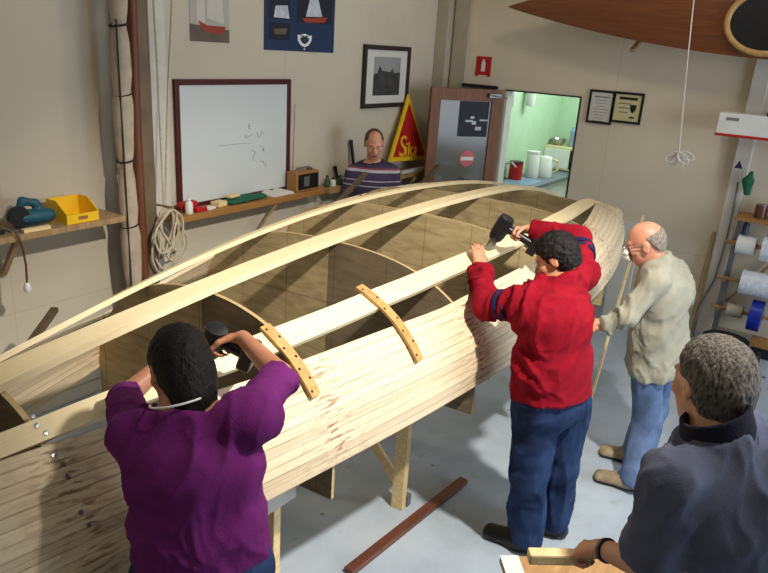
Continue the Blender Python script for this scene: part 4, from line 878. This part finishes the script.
# props standing beyond the far side of the hull
for (u0, v0, Y0, u1, v1, Y1, lab) in ((8, 375, 3.2, 55, 309, 3.5, 'dark weathered timber prop slanting up beyond the bow of the hull'), (343, 197, 3.38, 366, 173, 3.38, 'slanting timber prop crossing in front of the striped jumper'), (420, 186, 3.305, 438, 166, 3.305, 'slanting timber prop rising before the lower corner of the glazed door')):
    pL, pH = np.array(hit(u0, v0, 1, Y0)), np.array(hit(u1, v1, 1, Y1)); d_ = pH - pL; p0 = pL - d_ * (pL[2] / d_[2])
    o = B().bar(p0 + A(0, 0, .01), pH, .04, .028).done('timber_prop', 'oldstick', None); tag(o, lab, 'plank')
# ------------------------------------------------------------------ the end wall
# door leaf, opened against the wall
hg, en = Vector((XR - .03, yl + .03, 0)), Vector((6.30, 3.66, 0)); d_ = (en - hg).normalized(); Ld = .80; nd = Vector((-d_.y, d_.x, 0)); nd = -nd if nd.x > 0 else nd
t = bpy.data.objects.new('door_1', None); COL.objects.link(t); t.location = hg; t['kind'] = 'structure'
def dslab(u0, u1, z0, z1, tk, off, name, mat, par=None): return B().obox(hg + d_ * (u0 + u1) / 2 + V(0, 0, (z0 + z1) / 2) + nd * off, d_ * (u1 - u0) / 2, nd * tk / 2, V(0, 0, (z1 - z0) / 2), .002).done(name, mat, par or t)
zt2 = zt - .01
dslab(0, .11, .01, zt2, .04, 0, 'stile', 'doorwood'); dslab(Ld - .11, Ld, .01, zt2, .04, 0, 'stile', 'doorwood'); dslab(.11, Ld - .11, zt2 - .12, zt2, .04, 0, 'top_rail', 'doorwood'); dslab(.11, Ld - .11, .01, .95, .04, 0, 'bottom_rail', 'doorwood')
M['pane'] = plain('pale_door_pane', (108, 106, 100), .12, .1, 2)
gl = dslab(.11, Ld - .11, .95, zt2 - .12, .008, 0, 'pane', 'pane')
ps = dslab(.13, .47, 1.56, zt2 - .125, .002, .006, 'poster', 'pdark', gl)
rb = random.Random(9)
for k in range(5): q = hg + d_ * rb.uniform(.18, .42) + V(0, 0, rb.uniform(1.62, 1.84)) + nd * .0082; B().obox(q, d_ * rb.uniform(.02, .05), nd * .0008, V(0, 0, rb.uniform(.008, .02))).done('picture_shape', 'pgrey', ps)
M['pink'] = plain('pink_sticker', (206, 92, 110), .5); b = B(); q = hg + d_ * .33 + V(0, 0, 1.33) + nd * .006; b.lathe(q, [(.0, 0), (.085, 0), (.085, .002), (0, .002)], nd, 28); b.done('round_sticker', 'pink', gl); B().obox(q + nd * .003, d_ * .07, nd * .001, V(0, 0, .018)).done('sticker_band', 'white', gl)
b = B(); q = hg + d_ * .36 + V(0, 0, 1.06) + nd * .008
for e in (-1, 1): b.tube([q + d_ * (e * .07 + .045 * math.cos(x)) + V(0, 0, .045 * math.sin(x)) for x in np.linspace(0, 2 * PI, 17)], .004, 5, False)
b.tube([q + d_ * -.07, q + V(0, 0, .06), q + d_ * .07], .004, 5); b.tube([q + d_ * -.02 + V(0, 0, .05), q + d_ * .05 + V(0, 0, .07)], .004, 5); b.done('bicycle_sticker', 'pdark', gl)
cl = B().obox(hg + d_ * .10 + V(0, 0, zt2 - .06) + nd * .045, d_ * .07, nd * .02, V(0, 0, .022), .004).done('closer', 'grey', t)
B().bar(hg + d_ * .16 + V(0, 0, zt2 - .05) + nd * .075, hg + d_ * .02 + V(0, 0, zt2 - .075) + nd * .18, .02, .01).done('closer_arm', 'steel', cl)
B().tube([hg + d_ * (Ld - .06) + V(0, 0, 1.05) + nd * .02, hg + d_ * (Ld - .06) + V(0, 0, 1.05) + nd * .06, hg + d_ * (Ld - .17) + V(0, 0, 1.05) + nd * .06], .009, 8).done('door_handle', 'steel', t)
o = rect_r('overhead_closer_box', 'black', 464, 83, 498, 89.5, .001, .05); tag(o, 'black horizontal box fixed to the wall above the open door', 'box')
# extinguisher sign
a, c = rp(477, 56), rp(490, 77); t = thing('fire_extinguisher_sign', 'small red sign with a white extinguisher symbol above the door', 'sign', (XR, a.y, c.z)); y0_, y1_ = c.y, a.y; zc, yc = (a.z + c.z) / 2, (a.y + c.y) / 2
B().box((XR - .006, y0_, c.z), (XR - .001, y1_, a.z), .001).done('plate', 'red', t)
B().box((XR - .008, yc - .022, zc - .05), (XR - .0055, yc + .022, zc + .045), .001).done('symbol', 'white', t); B().box((XR - .008, yc - .012, zc + .045), (XR - .0055, yc + .012, zc + .07), .001).done('symbol', 'white', t); B().box((XR - .008, yc - .05, zc - .10), (XR - .0055, yc + .05, zc - .088)).done('symbol', 'white', t)
# certificates
def cert(name, lab, u0, v0, u1, v1, sheet):
    a, c = rp(u0, v0), rp(u1, v1); t = thing(name, lab, 'certificate', (XR, c.y, c.z)); y0_, y1_ = min(a.y, c.y), max(a.y, c.y)
    B().box((XR - .010, y0_ + .012, c.z + .012), (XR - .002, y1_ - .012, a.z - .012)).done('sheet', sheet, t); frame_r('frame', 'black', y0_, y1_, c.z, a.z, XR - .001, .022, .02, t); return t, y0_, y1_, c.z, a.z
t, y0_, y1_, z0_, z1_ = cert('framed_certificate', 'black framed white certificate, left of the pair beside the doorway', 591, 89, 611, 125, 'paper')
for k in range(9):
    hw = (.10, .07, .09, .06, .10, .10, .08, .05, .09)[k]; yc = (y0_ + y1_) / 2; zz = z1_ - .07 - k * .028; B().box((XR - .0112, yc - hw * .7, zz), (XR - .0098, yc + hw * .7, zz + (.012 if k == 0 else .005))).done('text_line', 'inkgrey', t)
t, y0_, y1_, z0_, z1_ = cert('framed_certificate', 'black framed cream certificate with a trophy picture, right of the pair beside the doorway', 615, 91, 640, 125, 'cream_paper'); yc = (y0_ + y1_) / 2
for k in range(4): zz = z1_ - .07 - k * .04; hw = (.085, .06, .05, .04)[k]; yo = 0 if k == 0 else .03; B().box((XR - .0112, yc + yo - hw, zz), (XR - .0098, yc + yo + hw, zz + (.025 if k == 0 else .009))).done('text_line', 'inkgrey' if k else 'black', t)
B().lathe((XR - .0098, yc - .055, z0_ + .05), [(.035, 0), (.035, .012), (.008, .018), (.008, .05), (.035, .075), (.045, .12), (.04, .125)], (0, 0, 1), 4).done('trophy', 'black', t)
tr_ = t.children[-1]
for vtx in tr_.data.vertices: vtx.co.x = XR - .0098 + (vtx.co.x - XR + .0098) * .03
# --- kayak on the wall
XF = 6.55; tip = hit(508, 10, 0, XF); kz = float(tip[2]) + .03; yt = float(tip[1]); zlow = lambda y: 0
t = thing('kayak', 'varnished plywood kayak hung on its side high on the end wall', 'kayak', (XF + .15, yt - 2.6, kz)); Lk = 5.2
def kp(s_, side, dep):      # half-beam along the length
    pass
bm_ = bmesh.new(); rings = []
for i in range(61):
    f = i / 60; s_ = 1 - abs(2 * f - 1); hb = .36 * (math.sin(min(1, s_) * PI / 2) ** .9) + .004; dp = .26 * (s_ ** .35) * (.5 + .5 * s_) + .01; y = yt - Lk * f; z = kz + .02 * math.sin(PI * f)
    ring = [(0, -1), (-.05 * s_, -.5), (-.07 * s_, 0), (-.05 * s_, .5), (0, 1), (.5, .92), (.85, .62), (1, 0), (.85, -.62), (.5, -.92)]
    rings.append([bm_.verts.new((XF + (a * dp if a > 0 else a), y, z + b_ * hb)) for a, b_ in ring])
for a, c in zip(rings, rings[1:]):
    for k in range(10): bm_.faces.new((a[k], a[(k + 1) % 10], c[(k + 1) % 10], c[k])).smooth = True
bm_.faces.new(rings[0]); bm_.faces.new(rings[-1][::-1]); bmesh.ops.recalc_face_normals(bm_, faces=bm_.faces); me = bpy.data.meshes.new('kayak_hull'); bm_.to_mesh(me); bm_.free()
o = link('kayak_hull', me, 'mahog', t); me.set_sharp_from_angle(angle=math.radians(50))
kc = hit(769, 22, 0, XF - .07); oy, oz = float(kc[1]), float(kc[2])
B().tube([(XF - .075, oy + .30 * math.cos(q), oz + .235 * math.sin(q)) for q in np.linspace(0, 2 * PI, 49)], .024, 10, False).done('cockpit_rim', 'strapwood', t, True)
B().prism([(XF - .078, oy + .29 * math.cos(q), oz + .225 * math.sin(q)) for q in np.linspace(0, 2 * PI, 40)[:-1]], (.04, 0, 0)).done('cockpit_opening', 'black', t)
for yy in (yt - 1.2, yt - 3.4): B().bar((XR - .02, yy, kz - .2), (XF + .1, yy, kz - .33), .04, .03).done('wall_bracket', 'pine_old', t)
# --- white cord with a coil
k1 = Vector(hit(698, -40, 0, 6.3)); k2 = Vector(hit(679, 152, 0, 6.3)); t = thing('ceiling_lead', 'white lead hanging from the ceiling with a bundled loop at its end', 'cord', k2)
B().tube([V(k1.x, k1.y, HC), k1, (k1 + k2) / 2 + V(0, .004, 0), k2], .005, 8).done('cord', 'wrope', t); rnd = random.Random(11)
for k in range(6):
    an = (-.9, .9, -.35, .4, -1.3, 1.2)[k]; R1, R2 = rnd.uniform(.022, .036), rnd.uniform(.045, .068); pts = []
    ux, uz = math.sin(an), -math.cos(an)
    for q in np.linspace(0, 2 * PI, 25):
        a_, b_ = R2 * (1 - math.cos(q)), R1 * math.sin(q); pts.append(k2 + V(.012 * k - .03, a_ * ux - b_ * uz, -.01 + a_ * uz + b_ * ux))
    B().tube(pts, .007, 7, False).done('loop', 'wrope', t)
B().lathe(k2 + V(0, 0, -.09), [(.0, 0), (.018, .01), (.018, .07), (.006, .10)], n=12).done('plug', 'wrope', t, True)
# --- white box with red edge
a, c = rp(720, 112, .35), rp(768, 131, .35); y0_, y1_ = float(rp(800, 120, .35)[1]) - .6, a.y; z0_, z1_ = float(rp(720, 134, .35)[2]), a.z
t = thing('wall_cabinet', 'long white box with a red lower edge fixed high on the end wall', 'box', (XR, y1_, z0_))
B().box((XR - .36, y0_, z0_), (XR - .07, y1_, z1_), .006).done('housing', 'white', t); B().box((XR - .365, y0_, z0_ - .012), (XR - .065, y1_ + .004, z0_ + .010), .003).done('red_edge', 'red', t); B().box((XR - .362, y1_ - .16, z1_ - .06), (XR - .3595, y1_ - .06, z1_ - .035)).done('badge', 'inkgrey', t)
B().box((XR - .34, y0_, z1_), (XR - .12, y1_ - .35, z1_ + .03), .004).done('cover', 'black', t)
# sticker on the post
a = rp(739, 165, .0605); o = B().prism([(a.x, a.y - .035, a.z - .03), (a.x, a.y + .035, a.z - .03), (a.x, a.y, a.z + .04)], (-.001, 0, 0)).done('triangle_sticker', 'navy', None); o.name = 'post_sticker'; tag(o, 'small blue triangle sticker on the pale wall post', 'sticker')
# green cloth hanging
b = SDF(); g0, g1, g2 = rp(752, 172, .12), rp(748, 181, .12), rp(747, 193, .12); b.ecap(g0, g1, A(0, 1, 0), (.012, .010), (.045, .03), .02); b.ecap(g1, g2, A(0, 1, 0), (.045, .03), (.03, .022), .02); pos, q = b.mesh(.007); o = nmesh('hanging_cloth', pos, q, 'green', None, .005, 20); tag(o, 'dark green cloth hanging on the end wall above the rack shelf', 'cloth')
# --- rack with rolls
t = thing('roll_rack', 'wooden rack of horizontal rods against the end wall', 'rack', (6.8, .6, 0)); zr_ = 1.18
for y in (.73, -.55): B().bar((6.78, y, 0), (6.86, y, zr_ - .01), .045, .045).done('post', 'grey', t)
B().box((6.62, -.9, zr_ - .012), (6.925, .755, zr_ + .018), .003).done('shelf_board', 'shelfwood', t)
for z, x in ((.95, 6.72), (.62, 6.72), (.34, 6.72)): B().tube([(x, -.6, z), (x, .80, z)], .016, 12).done('rod', 'bench', t)
for z in (.95, .62, .34): B().box((6.70, .715, z - .03), (6.86, .745, z + .0), .002).done('rod_bracket', 'pine_old', t)
B().bar((6.885, .70, .36), (6.885, .30, .95), .03, .02).done('brace', 'pine_old', t)
M['clear'] = plain('clear_film', (214, 220, 228), .15, .12, 30, .5, bs=30); M['bluefilm'] = plain('blue_film', (22, 44, 150), .35)
def roll(lab, y0, y1, z, r, mat, core=True):
    t = thing('film_roll', lab, 'roll', (6.72, y0, z - r)); n = 28; prof = [(.024, 0), (r, 0), (r, y1 - y0), (.024, y1 - y0), (.024, 0)]
    B().lathe((6.72, y0, z), prof, (0, 1, 0), n).done('film', mat, t, True); B().lathe((6.72, y0 - .012, z), [(.0185, 0), (.026, 0), (.026, y1 - y0 + .024), (.0185, y1 - y0 + .024), (.0185, 0)], (0, 1, 0), 18).done('core', 'shelfwood', t)
roll('white tape roll on the top rod of the rack, nearest the post', .55, .70, .95, .085, 'white')
roll('thick clear film roll on the top rod, second from the post', .40, .50, .95, .115, 'clear'); roll('wide clear film roll on the middle rod of the rack', .28, .60, .62, .11, 'clear'); roll('second clear film roll on the middle rod, farther right', -.05, .24, .62, .12, 'clear')
roll('small brown paper roll on the lowest rod of the rack',   .53, .66, .34, .06, 'cream_trim'); roll('bright blue film roll on the lowest rod of the rack', .37, .47, .34, .14, 'bluefilm')
b = B(); y_ = .50; b.obox(V(6.60, y_, .66), V(.003, 0, 0), V(0, .05, 0), V(0, 0, .30)); o = b.done('loose_film', 'clear', None); bpy.data.objects.remove(o)
# things on the rack shelf
for (y_, r, mat, lab) in ((.58, .05, 'redplank', 'brown paint tin on the rack shelf, first from the post'), (.44, .07, 'cream_trim', 'beige tin on the rack shelf, second from the post'), (.28, .06, 'pdark', 'dark tin on the rack shelf, third from the post'), (.12, .07, 'sepia', 'brown pot on the rack shelf, fourth from the post')):
    p = V(6.76, y_, zr_ + .018); t = thing('paint_tin', lab, 'tin', p); B().lathe(p, [(0, 0), (r, 0), (r, .10), (r * .95, .105), (r * .95, .11)], n=20).done('tin_body', mat, t, True); B().lathe(p + V(0, 0, .11), [(r * .9, 0), (r * .9, .008), (0, .009)], n=20).done('lid', 'grey', t)
p = V(6.70, .66, zr_ - .014); t = thing('spray_can', 'blue spray can hanging under the corner of the rack shelf', 'can', p - V(0, 0, .12)); B().lathe(p - V(0, 0, .12), [(0, 0), (.028, 0), (.028, .09), (.018, .105), (.018, .12)], n=18).done('can_body', 'navy', t, True)
# leaning sticks, cable, reels on the floor
s0, s1 = Vector(hit(690, 327, 0, XR - .16)), Vector(rp(714, 232, .02)); s0.z = .012
o = B().bar(s0, s1, .03, .02).done('timber_batten', 'pine_old', None); tag(o, 'thin pale batten leaning against the end wall left of the post', 'plank')
s1 = Vector(hit(643, 216, 0, 5.7)); s0 = Vector((6.15, s1.y - .25, .012)); 
q0 = Vector(hit(627, 272, 0, 5.4)); d_ = (s1 - q0); s0 = q0 - d_ * ((q0.z - .015) / d_.z) if d_.z > 0 else s0
o = B().bar(s0, s1, .022, .02).done('timber_batten', 'pine', None); tag(o, 'pale upright stick showing behind the head of the bald person', 'plank')
pts = [rp(738, 182, .075), rp(734, 205, .075), rp(728, 232, .08), rp(721, 258, .08), rp(714, 280, .08), rp(703, 298, .09), rp(696, 312, .10), rp(694, 322, .12)]; pts[-1][2] = .03; pts.append(V(6.45, .80, .012)); pts.append(V(6.25, .7, .012)); pts.append(V(6.15, .2, .012))
o = B().tube(pts, .008, 8).done('power_cable', 'grey', None); tag(o, 'grey power cable drooping down the wall post to the floor', 'cord')
p = Vector(hit(726, 337, 2, .16)); t = thing('cable_reel', 'black cable reel lying flat near the foot of the rack', 'reel', (p.x, p.y, 0)); B().lathe((p.x, p.y, 0), [(0, 0), (.17, 0), (.17, .012), (.10, .014), (.10, .13), (.19, .132), (.19, .15), (.05, .15), (.05, .14), (0, .14)], n=32).done('drum', 'black', t, True); B().lathe((p.x, p.y, .016), [(.101, 0), (.15, 0), (.155, .05), (.15, .11), (.101, .112)], n=28).done('wound_cable', 'pdark', t, True)
p = Vector(hit(765, 335, 2, .2)); t = thing('wooden_block', 'brown wooden board end lying on the floor clutter at the right edge', 'block', (p.x, p.y, 0)); B().box((p.x - .10, p.y - .22, .10), (p.x + .08, p.y + .10, .15), .004).done('board', 'shelfwood', t); B().box((p.x - .08, p.y - .2, 0), (p.x + .06, p.y + .08, .099), .004).done('block_base', 'pdark', t)
for k, (u, v, r, lab) in enumerate(((744, 346, .05, 'small black caster wheel on the floor beside the cable reel'), (757, 360, .07, 'black rubber wheel on the floor under the brown board'))):
    p = Vector(hit(u, v, 2, r)); t = thing('small_wheel', lab, 'wheel', (p.x, p.y, 0)); B().lathe(p - V(0, .02, 0), [(.0, .004), (r * .5, .004), (r * .6, 0), (r, .004), (r, .036), (r * .6, .04), (r * .5, .036), (0, .036)], (0, 1, 0), 24).done('tyre', 'black', t, True); B().lathe(p - V(0, .024, 0), [(0, 0), (r * .3, 0), (r * .3, .048), (0, .048)], (0, 1, 0), 14).done('hub', 'grey', t)
# pale board standing beyond the stern
p0, p1 = hit(606, 300, 0, 6.2), hit(630, 262, 0, 6.2)
y0_, y1_ = float(hit(631, 280, 0, 6.55)[1]), float(hit(608, 280, 0, 6.55)[1]); o = B().box((6.55, y0_, 0), (6.58, y1_, 1.0), .003).done('standing_board', 'paper', None); tag(o, 'pale grey board standing upright between the stern and the bald person', 'board')
# ------------------------------------------------------------------ low bench and timber at the bottom edge
zb = .86; c0 = Vector(hit(500, 556, 2, zb)); c1 = Vector(hit(640, 556, 2, zb)); e1 = (c1 - c0).normalized(); e2 = Vector((-e1.y, e1.x, 0)); e2 = -e2 if e2.x > 0 else e2
t = thing('workbench', 'low workbench with a bare plywood top at the bottom edge of the picture', 'bench', (c0.x, c0.y, 0)); Lw, Ww = .40, .30
mid = c0 + e1 * Lw / 2 + e2 * Ww / 2
B().obox(mid - V(0, 0, .012), e1 * Lw / 2, e2 * Ww / 2, V(0, 0, .012), .002).done('bench_top', 'bench', t); B().obox(c0 + e1 * .03 + e2 * Ww / 2 + V(0, 0, .0012), e1 * .03, e2 * Ww / 2, V(0, 0, .001)).done('edge_strip', 'paper', t)
for i in (.05, Lw - .05):
    for j in (.05, Ww - .05): q = c0 + e1 * i + e2 * j; B().box((q.x - .022, q.y - .022, 0), (q.x + .022, q.y + .022, zb - .025), .003).done('leg', 'pine', t)
h0 = blu.J['wrL'] + _n(W(588, 549, 1.94) - blu.J['wrL']) * .09 + A(0, 0, -.028); h0 = Vector(h0); dl = Vector(W(528, 556, 1.97)) - h0
o = B().bar(h0 - dl * .35, h0 + dl, .036, .036, bevel=.006).done('timber_batten', 'pine', None); tag(o, 'square pale timber held in the hand with the wristwatch', 'plank')
q = h0 + dl * .72; t = thing('mallet', 'dark wooden mallet head standing on the bench under the held timber', 'tool', (q.x, q.y, zb)); B().lathe((q.x, q.y, zb), [(.0, 0), (.026, 0), (.03, .02), (.026, .06), (.02, .08), (0, .082)], n=18).done('mallet_head', 'doorwood', t, True)
# ------------------------------------------------------------------ tea room things
zc = .9; t = thing('kitchen_counter', 'grey-topped tea room counter with white fronts seen through the doorway', 'counter', (8.5, YK, 0))
M['ctop'] = plain('counter_top', (108, 112, 124), .35, .08); M['blue_grey'] = plain('blue_grey_sink', (120, 150, 180), .3)
B().box((7.3, YK - .52, zc - .04), (XK - .005, YK - .004, zc), .003).done('worktop', 'ctop', t); B().box((9.3, YN + .6, zc - .04), (XK - .005, YK - .521, zc), .003).done('worktop', 'ctop', t)
B().box((7.32, YK - .48, .0), (9.28, YK - .006, zc - .041), .003).done('cupboard_front', 'white', t); B().box((9.32, YN + .62, 0), (XK - .006, YK - .53, zc - .041), .003).done('drawer_unit', 'cream_trim', t)
for k in range(3): B().box((9.30, YK - 1.1, .12 + .25 * k), (9.319, YK - .56, .33 + .25 * k), .004).done('drawer', 'cream_trim', t)
M['bench_blue'] = M['blue_grey']; B().box((7.9, YK - .44, zc), (8.5, YK - .08, zc + .006), .002).done('sink', 'blue_grey', t)
B().tube([(7.98, YK - .10, zc), (7.98, YK - .10, zc + .22), (7.98, YK - .2, zc + .25), (7.98, YK - .26, zc + .20)], .012, 10).done('tap', 'steel', t)
def kpos(u, v): p = hit(u, v, 2, zc); return V(min(float(p[0]), XK - .2), min(float(p[1]), YK - .14), zc)
def klook(u, X): p = hit(u, 150, 0, X); return float(p[1])
p = V(8.9, YK - .16, zc + .001); p.x = 8.95
def at_u(u, yoff): q = hit(u, 160, 1, YK - yoff); return V(float(q[0]), YK - yoff, zc + .001)
p = at_u(517, .14); p.z += .006; t = thing('tin', 'red tin on the tea room counter', 'tin', p); B().lathe(p, [(0, 0), (.085, 0), (.085, .20), (.08, .205)], n=20).done('tin_body', 'red', t, True); B().lathe(p + V(0, 0, .205), [(.087, 0), (.087, .02), (0, .022)], n=20).done('lid', 'maroon', t)
p = at_u(533, .2); t = thing('canister', 'tall white canister between the red tin and the kettle', 'canister', p); B().lathe(p, [(0, 0), (.085, 0), (.09, .02), (.085, .30), (.08, .31)], n=20).done('canister_body', 'white', t, True); B().lathe(p + V(0, 0, .31), [(.086, 0), (.086, .025), (0, .03)], n=20).done('lid', 'white', t)
p = at_u(546, .30); t = thing('kettle', 'cream electric jug kettle on the tea room counter', 'kettle', p); B().lathe(p, [(0, 0), (.10, 0), (.105, .02), (.10, .10), (.085, .24), (.075, .26), (0, .275)], n=24).done('kettle_body', 'white', t, True)
B().tube([p + V(.02, -.09, .23), p + V(.02, -.16, .22), p + V(.02, -.16, .10), p + V(.02, -.10, .06)], .016, 10).done('handle', 'cream_paper', t); B().tube([p + V(0, .06, .2), p + V(0, .13, .25)], [.03, .018], 10).done('spout', 'white', t)
yq = klook(565, 9.62); p = V(9.66, yq, zc + .001); t = thing('microwave_oven', 'cream microwave oven in the corner of the tea room counter', 'microwave', p); B().box(p + V(-.18, -.26, .01), p + V(.2, .26, .33), .01).done('case', 'cream_paper', t); B().box(p + V(-.186, -.12, .04), p + V(-.179, .24, .30), .003).done('door', 'white', t); B().box(p + V(-.186, -.25, .04), p + V(-.179, -.13, .30), .003).done('control_panel', 'pdark', t)
q = V(p.x, p.y - .13, p.z + .331); t = thing('water_jug', 'clear bluish jug standing on the microwave oven', 'jug', q); M['jug'] = plain('bluish_plastic', (150, 175, 215), .2); B().lathe(q, [(0, 0), (.08, 0), (.09, .03), (.10, .22), (.085, .24), (.085, .27), (0, .275)], n=22).done('jug_body', 'jug', t, True)
q = V(p.x, p.y + .13, p.z + .331); t = thing('bowl', 'steel bowl tilted on the microwave oven beside the bluish jug', 'bowl', q); B().lathe(q, [(0, .0), (.05, .0), (.09, .04), (.11, .09), (.105, .09), (.085, .045), (.045, .01), (0, .01)], (0, 0, 1), 24).done('bowl_shell', 'steel', t, True)
for u, lab in ((511, 'white cylinder lamp high on the tea room wall, nearest the door'), (531, 'white cylinder lamp high on the tea room wall, second from the door')):
    q = hit(u, 97, 1, YK - .09); q = V(float(q[0]), YK - .09, float(q[2])); t = thing('wall_lamp', lab, 'lamp', q); B().lathe(q - V(0, 0, .12), [(.0, 0), (.05, .01), (.06, .05), (.06, .22), (.03, .24), (0, .24)], n=18).done('lamp_shade', 'white', t, True); B().tube([q + V(0, 0, .05), V(q.x, YK - .001, q.z + .05)], .015, 8).done('bracket', 'grey', t)
#PROPS_END
# ------------------------------------------------------------------ light
def area(name, loc, target, sx, sy, power, c, spread=None):
    l_ = bpy.data.lights.new(name, 'AREA'); l_.shape = 'RECTANGLE'; l_.size = sx; l_.size_y = sy; l_.energy = power; l_.color = c
    if spread: l_.spread = spread
    o = bpy.data.objects.new(name, l_); COL.objects.link(o); o.location = loc; o.rotation_euler = (Vector(target) - Vector(loc)).to_track_quat('-Z', 'Y').to_euler(); return o
def lamp(name, loc, r, power, c):
    l_ = bpy.data.lights.new(name, 'POINT'); l_.shadow_soft_size = r; l_.energy = power; l_.color = c
    o = bpy.data.objects.new(name, l_); COL.objects.link(o); o.location = loc; return o
sp = bpy.data.lights.new('high_bay_lamp', 'SPOT'); sp.energy = 760; sp.color = (1, .94, .84); sp.spot_size = math.radians(70); sp.spot_blend = .75; sp.shadow_soft_size = .07
so = bpy.data.objects.new('high_bay_lamp', sp); COL.objects.link(so); so.location = (1.95, -.40, 3.8); so.rotation_euler = (Vector((2.75, 1.55, 1.0)) - so.location).to_track_quat('-Z', 'Y').to_euler()
area('roller_door_daylight', (4.4, -4.4, 1.9), (4.2, 2, .9), 3.8, 2.8, 190, (.80, .90, 1.0))
lamp('far_ambient_fill', (4.6, 1.2, 4.3), .25, 52, (1, .90, .76))  # weak point light added for ambient over the far half, unseen
lamp('near_ambient_fill', (-.8, 1.2, 4.3), .25, 18, (1, .92, .80))  # second unseen fill, added to lift the ambient at the bow end
area('tearoom_light', (8.6, YK - 1.2, 2.8), (8.6, YK - 1.0, 0), 1.6, 1.0, 52, (.86, 1.0, .95))
w = bpy.data.worlds.new('world'); S.world = w; w.use_nodes = True; bg = w.node_tree.nodes['Background']; bg.inputs[0].default_value = (.62, .75, 1, 1); bg.inputs[1].default_value = 1.0
vs = S.view_settings; vs.view_transform = 'Standard'; vs.look = 'None'; vs.exposure = 0.; vs.gamma = 1.; vs.use_curve_mapping = False
S.cycles.use_denoising = True; S.cycles.max_bounces = 8; S.cycles.sample_clamp_indirect = 6
# ------------------------------------------------------------------ repeats share a group
GROUPS = dict(person='people around the hull', power_drill='cordless drills in use on the hull', paint_tin='tins on the rack shelf', film_roll='rolls on the rack rods', framed_certificate='certificates beside the doorway',
              wall_lamp='lamps high on the tea room wall', bottle='bottles on the back wall shelves', small_wheel='loose wheels on the floor by the rack', timber_prop='slanting props beyond the hull', wood_offcut='wood offcuts on the shelves',
              wall_shelf='shelves along the back wall', poster='posters above the whiteboard', timber_batten='loose pale battens', tool_handle='black tool handles on the dark shelf')
for o in S.objects:
    if o.parent is None and o.get('label') and o.name.split('.')[0] in GROUPS: o['group'] = GROUPS[o.name.split('.')[0]]
